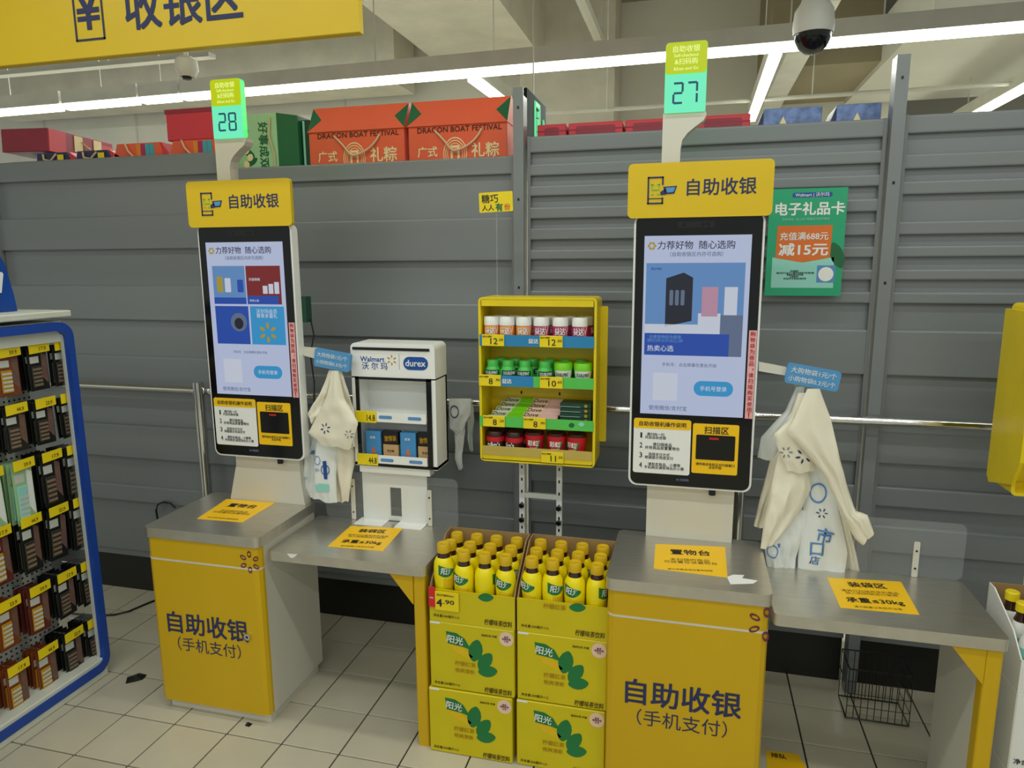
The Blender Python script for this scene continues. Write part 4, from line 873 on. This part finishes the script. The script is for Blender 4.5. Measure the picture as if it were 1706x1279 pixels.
def wbottle(c):
    t = thing('white_bottle', 'x', 'bottle', c, 'yellow capped bottles in the white carton')
    part('bottle_body', G().lathe([(0, 0), (.027, 0), (.031, .006), (.031, .08), (.031, .12), (.029, .135), (.02, .16), (0, .16)], 20, c), 'white', t, smooth=True)
    part('green_band', G().lathe([(0, .062), (.0316, .062), (.0318, .115), (0, .115)], 20, c), 'mint', t, smooth=True)
    part('neck', G().lathe([(0, .16), (.021, .158), (.0155, .175), (.015, .19), (0, .19)], 16, c), 'tea', t, smooth=True)
    part('bottle_cap', G().lathe([(0, .188), (.019, .188), (.019, .212), (.016, .215), (0, .215)], 20, c), 'tagy', t, smooth=True)
    text('柠檬', (c[0], c[1], c[2]+.09), .04, 'dg', t, bold=.03, wrap=.0325)
    return t
wb_ = wbottle((.975, 2.145, .506)); wb_['label'] = 'white yellow-capped bottle nearest the packing table in the front row'
for r in range(3):
    for c in range(3):
        if r or c: dup(wb_, (.975+c*.0735, 2.145+r*.074, .506), random.uniform(-1.5, 1.5), f'white yellow-capped bottle, {PL[c]} from the left in the {rows[r]} row of the white carton')
# right edge yellow rack
t = thing('yellow_rack', 'yellow rack side seen cut off at the right edge', 'rack', (1.15, 2.4, 1.0))
part('side_panel', G().prism([(2.30, 1.12), (2.34, 1.04), (2.5, 1.0), (2.52, 1.02), (2.52, 1.56), (2.30, 1.56)], .955, .965, 'x'), 'rack', t)
part('casing', rring(.965, 1.40, 1.0, 1.58, .01, .016, 2.36, 2.50), 'rack', t); part('back_sheet', G().box(.975, 1.39, 2.49, 2.50, 1.01, 1.57), 'rack', t)
for z in (1.15, 1.3, 1.43): part('shelf', G().box(.975, 1.39, 2.37, 2.49, z, z+.005), 'rack', t)
part('upright', G().box(1.10, 1.122, 2.51, 2.525, 0, 1.3), 'white', t); part('upright', G().box(1.25, 1.272, 2.51, 2.525, 0, 1.3), 'white', t); part('base_plate', G().box(1.03, 1.34, 2.45, 2.7, 0, .015), 'white', t)
# black wire basket under table 27
t = thing('wire_basket', 'black wire basket on the floor under the number 27 packing table', 'basket', (.7, 2.72, 0))
g = G()
bx0, bx1, by0, by1, bz0, bz1 = .62, .835, 2.62, 2.76, .01, .21
for z in (bz0, bz1): part('rim', G().tube([(bx0, by0, z), (bx1, by0, z), (bx1, by1, z), (bx0, by1, z), (bx0, by0, z)], .003, 5), 'black', t)
g = G()
for k in range(10):
    x = bx0+(bx1-bx0)*k/9
    for y in (by0, by1): g.tube([(x, y, bz0), (x, y, bz1)], .0015, 4)
for k in range(5):
    z = bz0+(bz1-bz0)*k/4; g.tube([(bx0, by0, z), (bx1, by0, z)], .0015, 4); g.tube([(bx1, by0, z), (bx1, by1, z)], .0015, 4)
part('wires', g, 'black', t, kind='stuff')
# poster
t = thing('gift_card_poster', 'green gift card poster with an orange panel reading 减15元', 'poster', (.4, 2.80, 1.6))
part('sheet', G().box(.262, .526, 2.800, 2.802, 1.583, 1.97), 'poster', t)
y = 2.7994
part('header_pill', G().prism(rrect(.34, .475, 1.938, 1.955, .007), y, y+.0006), 'dbl', t); text('Walmart | 沃尔玛', (.407, y-.0006, 1.946), .115, 'wht', t, bold=.01)
text('电子礼品卡', (.402, y, 1.898), .234, 'wht', t, bold=.03); text('购物省钱，线上线下购物支付皆可使用', (.39, y, 1.861), .16, 'mint', t)
part('mint_panel', G().prism([(.283, 1.724), (.39, 1.705), (.495, 1.724), (.499, 1.612), (.283, 1.612)], y, y+.0006), 'mint', t)
part('orange_panel', G().prism([(.295, 1.838), (.483, 1.838), (.481, 1.722), (.388, 1.705), (.293, 1.722)], y-.0006, y), 'orange', t)
text('充值满688元', (.388, y-.0012, 1.80), .165, 'wht', t, bold=.015); text('减15元', (.388, y-.0012, 1.752), .168, 'wht', t, bold=.03, h=.044)
part('melon_picture', leaf(.505, 1.73, .10, .045, -1.2, y), 'gdg', t); part('info_square', G().box(.44, .502, y-.0008, y-.0004, 1.632, 1.694), 'bprint', t)
part('info_ring', G().prism([(.471+.026*math.cos(a*PI/10), 1.662+.026*math.sin(a*PI/10)) for a in range(20)], y-.0014, y-.001), 'white', t)
text('活动细则：\n通过电子礼品卡小程序充值即可享受优惠\n数量有限先到先得\n注意事项：\n本活动不与其他优惠同享', (.365, y-.0006, 1.66), .13, 'blk', t)

# ------------------------------------------------------------ goods on top of the shelving
def pt3(u, v, Y): p = W(u, v, Y=Y); return (p.x, p.z)
ZT = 2.192
t = thing('gift_box', 'large maroon gift box lying tilted on the far left shelf top', 'gift box', (-3.1, 3.0, 2.24))
mt = Matrix.Translation((-3.09, 2.9, 2.262)) @ Matrix.Rotation(math.radians(-2), 4, 'X') @ Matrix.Rotation(math.radians(1.5), 4, 'Y')
part('lid', G().box(-.29, .0, 0, .40, 0, .112, .003, mtx=mt), 'gmaroon', t); part('bright_edge', G().box(.0005, .003, .003, .10, .003, .109, mtx=mt), 'bred', t)
part('bright_end', G().box(.0005, .003, .32, .397, .003, .09, mtx=mt), 'bred', t)
for y in (.15, .27): part('paper_seal', G().box(.001, .0045, y, y+.05, .025, .105, mtx=mt), 'gcream', t)
part('rope_handle', G().tube([mt @ Vector(p) for p in ((.0, .19, .08), (.02, .23, .05), (.02, .21, .01), (.0, .15, .0))], .005, 8), 'rope', t, smooth=True)
for x, lb in ((-3.17, 'dark blue fronted gift box left of its twin under the maroon box'), (-2.93, 'dark blue fronted gift box nearer the centre under the maroon box')):
    t = thing('gift_box', lb, 'gift box', (x+.1, 3.0, ZT), 'flat gift boxes under the tilted maroon box')
    part('box_body', G().prism([(x, ZT), (x+.215, ZT), (x+.19, ZT+.062), (x+.015, ZT+.062)], 2.895, 3.1), 'navyb', t); part('red_side', G().prism([(x+.20, ZT), (x+.30, ZT), (x+.20, ZT+.062)], 2.9, 3.1), 'bred', t)
    part('rope_handle', G().tube([(x+.05, 2.893, ZT+.055), (x+.06, 2.885, ZT+.03), (x+.1, 2.885, ZT+.022), (x+.13, 2.893, ZT+.055)], .005, 8), 'rope', t, smooth=True)
    part('yellow_tag', G().box(x+.14, x+.175, 2.888, 2.891, ZT+.005, ZT+.05), 'tagy', t)
for x, lb in ((-2.715, 'trapezoid patterned gift box with a teal band, standing alone'), (-2.40, 'trapezoid patterned gift box carrying the plain red box')):
    t = thing('trapezoid_gift_box', lb, 'gift box', (x+.12, 3.0, ZT), 'patterned trapezoid gift boxes')
    part('box_body', G().prism([(x, ZT), (x+.29, ZT), (x+.27, ZT+.085), (x+.03, ZT+.085)], 2.90, 3.08), 'bor', t)
    part('red_end', G().prism([(x+.29, ZT), (x+.34, ZT), (x+.275, ZT+.085), (x+.27, ZT+.085)], 2.905, 3.08), 'bred', t)
    for xx, m_ in ((.14, 'jaro'), (.165, 'magenta'), (.19, 'teal'), (.215, 'teal')): part('printed_stripe', G().box(x+xx, x+xx+.022, 2.898, 2.9005, ZT+.005, ZT+.08), m_, t)
    part('printed_base', G().box(x+.005, x+.12, 2.898, 2.9005, ZT+.003, ZT+.02), 'gold', t)
    part('rope_handle', G().tube([(x+.08, 2.895, ZT+.085), (x+.1, 2.888, ZT+.05), (x+.13, 2.888, ZT+.02), (x+.15, 2.895, ZT+.01)], .005, 8), 'rope', t, smooth=True)
t = thing('gift_box', 'plain red gift box standing on a patterned box left of the number 28 lamp', 'gift box', (-2.25, 3.0, ZT+.086))
part('box_body', G().box(-2.40, -2.14, 2.90, 3.08, ZT+.086, ZT+.222, .003), 'bred', t); part('lid_edge', G().box(-2.402, -2.138, 2.898, 3.08, ZT+.205, ZT+.224), 'gmaroon', t)
ZM = 2.116
t = thing('gift_bag', 'light green gift bag with vertical characters beside the number 28 lamp', 'gift bag', (-1.94, 3.0, ZM))
part('bag_body', G().box(-2.07, -1.835, 2.92, 3.07, ZM, 2.378, .002), 'glg', t); part('dark_side', G().prism([(-1.835, ZM), (-1.73, ZM), (-1.73, 2.36), (-1.835, 2.377)], 2.921, 3.07), 'gdg', t)
text('好事成双', (-1.905, 2.9185, 2.24), .2, 'gdg', t, rot=-PI/2, bold=.02)
for k in range(4): part('printed_leaf', leaf(-2.01+.012*k, 2.29-.04*k, .07, .03, .6+k, 2.9192), 'gdg', t)
for k in range(5): part('printed_blossom', leaf(-2.0+.02*(k % 2), 2.22-.03*k, .035, .03, k, 2.9186), 'gcream', t)
part('cord', G().tube([(-1.865, 2.915, 2.36), (-1.872, 2.912, 2.28), (-1.85, 2.912, 2.2), (-1.85, 2.915, 2.13)], .004, 6), 'rope', t, smooth=True)
t = thing('gift_bag', 'dark green gift bag squeezed left of the orange-red gift bags', 'gift bag', (-1.71, 3.05, ZM))
part('bag_body', G().box(-1.728, -1.69, 2.95, 3.12, ZM, 2.345, .002), 'dg', t); part('silver_ribbon', G().box(-1.722, -1.712, 2.947, 2.9495, ZM, 2.34), 'mint', t)
def dragon(x0, x1, lb):
    t = thing('gift_bag', lb, 'gift bag', ((x0+x1)/2, 3.0, ZM), 'orange-red festival gift bags')
    w = x1-x0; zt = 2.397
    part('bag_body', G().box(x0+.003, x1-.003, 2.925, 3.08, ZM, 2.285, .002), 'bor', t)
    fl_ = part('folded_flap', G().prism([(2.918, 2.283), (2.925, 2.283), (3.0, zt), (3.06, zt), (3.08, 2.29), (3.08, 2.283)][:1]+[(3.08, 2.283), (3.08, 2.32), (3.0, zt), (2.985, zt)], x0, x1, 'x'), 'bor', t)
    # green corner triangles on the sloping flap face
    def fp(x, z): f = (z-2.283)/(zt-2.283); return (x, 2.918+.067*f-.0015, z)
    for s, e in ((x0, 1), (x1, -1)):
        a, b, c = fp(s, 2.286), fp(s, zt-.002), fp(s+e*.055, 2.34)
        part('corner_triangle', G().add([a, b, c, (a[0], a[1]+.001, a[2]), (b[0], b[1]+.001, b[2]), (c[0], c[1]+.001, c[2])], [(0, 1, 2), (3, 5, 4), (0, 3, 4, 1), (1, 4, 5, 2), (2, 5, 3, 0)]), 'gdg', t)
    y = 2.9238
    text('DRAGON BOAT FESTIVAL', ((x0+x1)/2+.01, y, 2.266), w*.84, 'brown', t, h=.022)
    text('广式', (x0+w*.2, y, 2.178), w*.2, 'gcream', t, bold=.02); text('礼粽', (x0+w*.78, y, 2.178), w*.27, 'gcream', t, bold=.02)
    c = x0+w*.48
    part('printed_emblem', G().prism(rrect(c-.02, c+.02, 2.13, 2.2, .005), y-.0003, y), 'gcream', t); o = part('emblem_core', G().box(c-.01, c+.01, y-.001, y-.0005, 2.14, 2.19), 'bor', t)
    for k in range(3): part('printed_arch', ring((c, y-.0002, 2.165), .035+k*.009, 24, .93), 'gcream', t)
    text('阁', (c, y-.0014, 2.178), .016, 'gcream', o, bold=.02)
    pts = [Vector((x0+w*.28, 2.922, 2.262)).lerp(Vector((x0+w*.74, 2.922, 2.262)), f)+Vector((.01*math.sin(f*9), -.012*math.sin(PI*f), -.085*math.sin(PI*f))) for f in [i/12 for i in range(13)]]
    part('rope_handle', G().tube(pts, .0045, 8), 'rope', t, smooth=True)
dragon(-1.683, -1.222, 'orange-red gift bag with rope handle, left one of the two'); dragon(-1.208, -.765, 'orange-red gift bag with rope handle, right one against the post')
for a, b, lb in ((-.645, -.525, 'short red gift box right beside the left tall post'), (-.515, -.295, 'red gift box second from the left tall post'), (-.285, -.02, 'red gift box third from the left tall post'), (-.01, .19, 'red gift box just left of the blue patterned boxes')):
    t = thing('gift_box', lb, 'gift box', ((a+b)/2, 3.0, 2.185), 'flat red gift boxes in a row'); part('box_body', G().box(a, b, 2.95, 3.15, 2.185, 2.268, .003), 'bred', t); part('lid_seam', G().box(a-.001, b+.001, 2.948, 3.15, 2.24, 2.243), 'gmaroon', t); part('printed_panel', G().prism(rrect(a+.03, b-.03, 2.2, 2.255, .01), 2.9485, 2.9495), 'gmaroon', t)
for a, b, lb in ((.205, .44, 'blue patterned gift box left of its twin on the shelf top'), (.46, .64, 'blue patterned gift box right of its twin beside the tall post')):
    t = thing('patterned_gift_box', lb, 'gift box', ((a+b)/2, 3.0, 2.185), 'blue patterned gift boxes'); part('box_body', G().box(a+.03, b, 2.92, 3.1, 2.185, 2.275, .003), 'lblue', t); part('dark_end', G().prism([(a, 2.187), (a+.03, 2.187), (a+.03, 2.272)], 2.93, 3.1), 'navyb', t)
    part('yellow_triangle', G().prism([(a+.075, 2.19), (a+.125, 2.19), (a+.1, 2.245)], 2.9185, 2.9195), 'gcream', t)

# ------------------------------------------------------------ blue framed peg rack at the left
XF = -2.34
t = thing('peg_display_rack', 'blue-framed white peg display rack at the left edge', 'rack', (-2.5, 1.8, 0))
o_ = rrect(1.15, 2.213, .03, 1.497, .06, 6); i_ = rrect(1.19, 2.185, .068, 1.465, .035, 6); n = len(o_)
part('blue_frame', G().add([(x, p[0], p[1]) for x in (XF-.03, XF) for q in (o_, i_) for p in q], [f for k in range(n) for k2 in [(k+1) % n] for f in ((k, k2, n+k2, n+k), (2*n+k, 3*n+k, 3*n+k2, 2*n+k2), (k, 2*n+k, 2*n+k2, k2), (n+k, n+k2, 3*n+k2, 3*n+k))]), 'frame', t)
part('base_deck', G().box(-2.75, XF-.005, 1.18, 2.2, .0, .085, .004), 'deck', t)
part('top_board', G().box(-2.75, XF-.0, 1.15, 2.215, 1.515, 1.54, .004), 'deck', t)
part('header_panel', G().box(-2.75, XF-.032, 1.18, 2.19, 1.42, 1.50), 'deck', t)
pg = part('peg_board', G().box(-2.53, -2.52, 1.17, 2.15, .085, 1.42), 'peg', t)
gg = G()
for i in range(46):
    for j in range(60):
        y = 1.2+i*.021; z = .1+j*.022
        gg.add([(-2.5195, y-.004, z-.004), (-2.5195, y+.004, z-.004), (-2.5195, y+.004, z+.004), (-2.5195, y-.004, z+.004)], [(0, 1, 2, 3)])
part('peg_holes', gg, 'blk', pg, kind='stuff')
part('glass_side', G().box(-2.74, XF-.035, 2.19, 2.194, .085, 1.50), 'acr', t)
part('side_edge', G().box(XF-.034, XF-.022, 2.18, 2.2, .07, 1.47), 'peg', t)
ROWZ = [1.405, 1.195, .985, .765, .49, .235]; CY = [1.60, 1.725, 1.85, 1.975, 2.095, 2.205]
RN = ['top', 'second', 'third', 'fourth', 'fifth', 'lowest']; CN = ['sixth', 'fifth', 'fourth', 'third', 'second', 'first']
PK = {}
def pack(kind):
    """one blister pack, built once and copied; hangs from its hole at the origin, facing +X"""
    mm = {'dark': 'pack', 'orange': 'packo', 'green': 'packg', 'red': 'packr'}[kind]
    h = .15 if kind != 'green' else .17; w = .082
    r = thing('blister_pack', 'x', 'packaged goods', (0, 0, 0))
    part('backing_card', G().box(-.0015, .0015, -w/2, w/2, -h, .012, .0006), mm, r)
    b = part('blister', G().box(.0015, .007, -w*.38, w*.12, -h+.012, -.055, .002), {'dark': 'silver', 'orange': 'gold', 'green': 'mint', 'red': 'gold'}[kind], r)
    for k in range(5): part('cartridge', G().box(.007, .0085, -w*.35, w*.09, -h+.018+k*.015, -h+.026+k*.015), 'kraftd' if kind == 'dark' else 'peg', b)
    part('printed_figure', G().add([(.002, w*.15, -h+.05), (.002, w*.45, -h+.02), (.002, w*.47, -.02), (.002, w*.2, -.01)], [(0, 1, 2, 3)]), 'skin' if kind != 'green' else 'wht', r)
    part('printed_title', G().box(.0016, .0029, -w*.4, w*.05, -.045, -.02), 'peg', r)
    return r
for rI, z in enumerate(ROWZ):
    for cI, y in enumerate(CY):
        x1 = -2.385
        hk = part('peg_hook', G().tube([(-2.525, y, z-.005), (x1-.004, y, z-.005)], .0028, 6), 'chrome', t)
        tg = thing('price_tag', f'yellow hook tag in the {RN[rI]} row of the blue-framed rack, {CN[cI]} hook from the shelving', 'price tag', (x1, y, z), 'yellow price tags on the hooks')
        part('tag_card', G().prism([(y-.043, z-.02), (y+.043, z-.016), (y+.043, z+.02), (y-.043, z+.018)], x1, x1+.0025, 'x'), 'tagy', tg)
        text(['17.9', '44.9', '23.9', '59.9'][(rI*2+cI) % 4], (x1+.003, y+.012, z-.003), .028, 'olive', tg, face='right', h=.014)
        kind = 'dark'
        if (rI, cI) in ((0, 3), (4, 2), (5, 2), (5, 3)): kind = 'orange'
        if (rI, cI) in ((2, 2), (2, 3)): kind = 'green'
        if (rI, cI) in ((4, 3), (3, 2)): kind = 'red'
        nP = 5 if kind == 'dark' else 4
        if kind == 'dark' and cI == 5 and rI < 2: nP = 2
        for k in range(nP):
            zz = z-.012; loc = (x1-.016-k*.022, y, zz)
            lab = f'{kind} blister pack, {["frontmost", "second", "third", "fourth", "fifth"][k]} on its hook, {RN[rI]} rack row, {CN[cI]} hook from the shelving'
            grp = f'{kind} packs on one hook, {RN[rI]} row, hook {CN[cI]}'
            if kind not in PK:
                PK[kind] = pack(kind); o = PK[kind]; o.location = loc; o['label'] = lab; o['group'] = grp; KIDS.clear()
            else:
                src = PK[kind]; o = src.copy(); COL.objects.link(o); o.location = loc; o['label'] = lab; o['group'] = grp
                for ch in src.children if k < 2 else src.children[:1]:
                    c_ = ch.copy(); COL.objects.link(c_); c_.parent = o
                    if k < 1:
                        for g2 in ch.children: d_ = g2.copy(); COL.objects.link(d_); d_.parent = c_
            o.scale = (1, 1, 1.28 if rI in (2, 3) else (1.0 if rI < 4 else 1.1))
            o.rotation_euler = (random.uniform(-.03, .03), random.uniform(-.03, .03), random.uniform(-.06, .06))
t = thing('topper_panel', 'glossy blue topper with white letter strokes on the peg rack', 'sign', (-2.5, 2.0, 1.54))
part('panel', G().prism([(1.75, 1.541), (2.118, 1.541), (2.112, 1.60), (2.09, 1.72), (2.07, 1.755), (2.03, 1.765), (1.75, 1.78)], -2.52, -2.49, 'x'), 'topb', t)
part('letter_stroke', G().prism([(2.047, 1.612), (2.062, 1.612), (2.078, 1.68), (2.074, 1.688), (2.060, 1.688)], -2.49, -2.488, 'x'), 'wht', t)
part('letter_stroke', G().prism([(2.015, 1.625), (2.03, 1.625), (2.055, 1.70), (2.04, 1.705)], -2.49, -2.488, 'x'), 'wht', t)

# ------------------------------------------------------------ small things
t = thing('floor_cable', 'thin black cable lying on the tiles behind the number 28 cabinet', 'cable', (-2.4, 2.6, 0))
P = [W(u, v, Z=.005) for u, v in ((120, 1022), (160, 1025), (190, 1024), (215, 1018), (250, 1003), (300, 985))]
part('cord', G().tube(P, .005, 6), 'black', t, smooth=True)
t = thing('cable_loop', 'black cable loop curling up behind the tray of the number 28 cabinet', 'cable', (-2.0, 2.6, .75))
P = [W(u, v, Y=2.82) for u, v in ((262, 862), (260, 850), (263, 840), (272, 836), (284, 838), (292, 846))]
part('cord', G().tube(P, .005, 6), 'black', t, smooth=True)
part('tail', G().tube([P[0], P[0]-Vector((0, 0, .9))], .0049, 6), 'black', t)
for q, lb in ((((212, 1128), (232, 1121), (245, 1124), (238, 1132), (224, 1136), (209, 1139)), 'black scrap on the floor left of the number 28 cabinet'), (((408, 1209), (411, 1203), (421, 1206), (415, 1211)), 'dark crumb at the foot of the number 28 cabinet')):
    P = [W(u, v, Z=0) for u, v in q]; c = sum(P, Vector())/len(P)
    t = thing('debris_scrap', lb, 'debris', c); part('scrap', G().add([(p.x, p.y, .001) for p in P]+[(c.x, c.y, .012)], [tuple(range(len(P)))]+[(i, (i+1) % len(P), len(P)) for i in range(len(P))]), 'black', t)
t = thing('floor_sticker', 'worn yellow floor sticker right of the number 27 cabinet', 'sticker', (.4, 2.2, 0))
P = [W(u, v, Z=0) for u, v in ((1276, 1250), (1329, 1256), (1347, 1284), (1345, 1330), (1280, 1330))]
part('sheet', G().prism([(p.x, p.y) for p in P], .0003, .001, 'z'), 'stk', t)
text('排队', (P[0].x+.04, P[0].y-.02, .0015), .05, 'blk', t, face='top', bold=.02)
for o in list(bpy.data.objects):
    if o.name.startswith('Empty'): bpy.data.objects.remove(o)
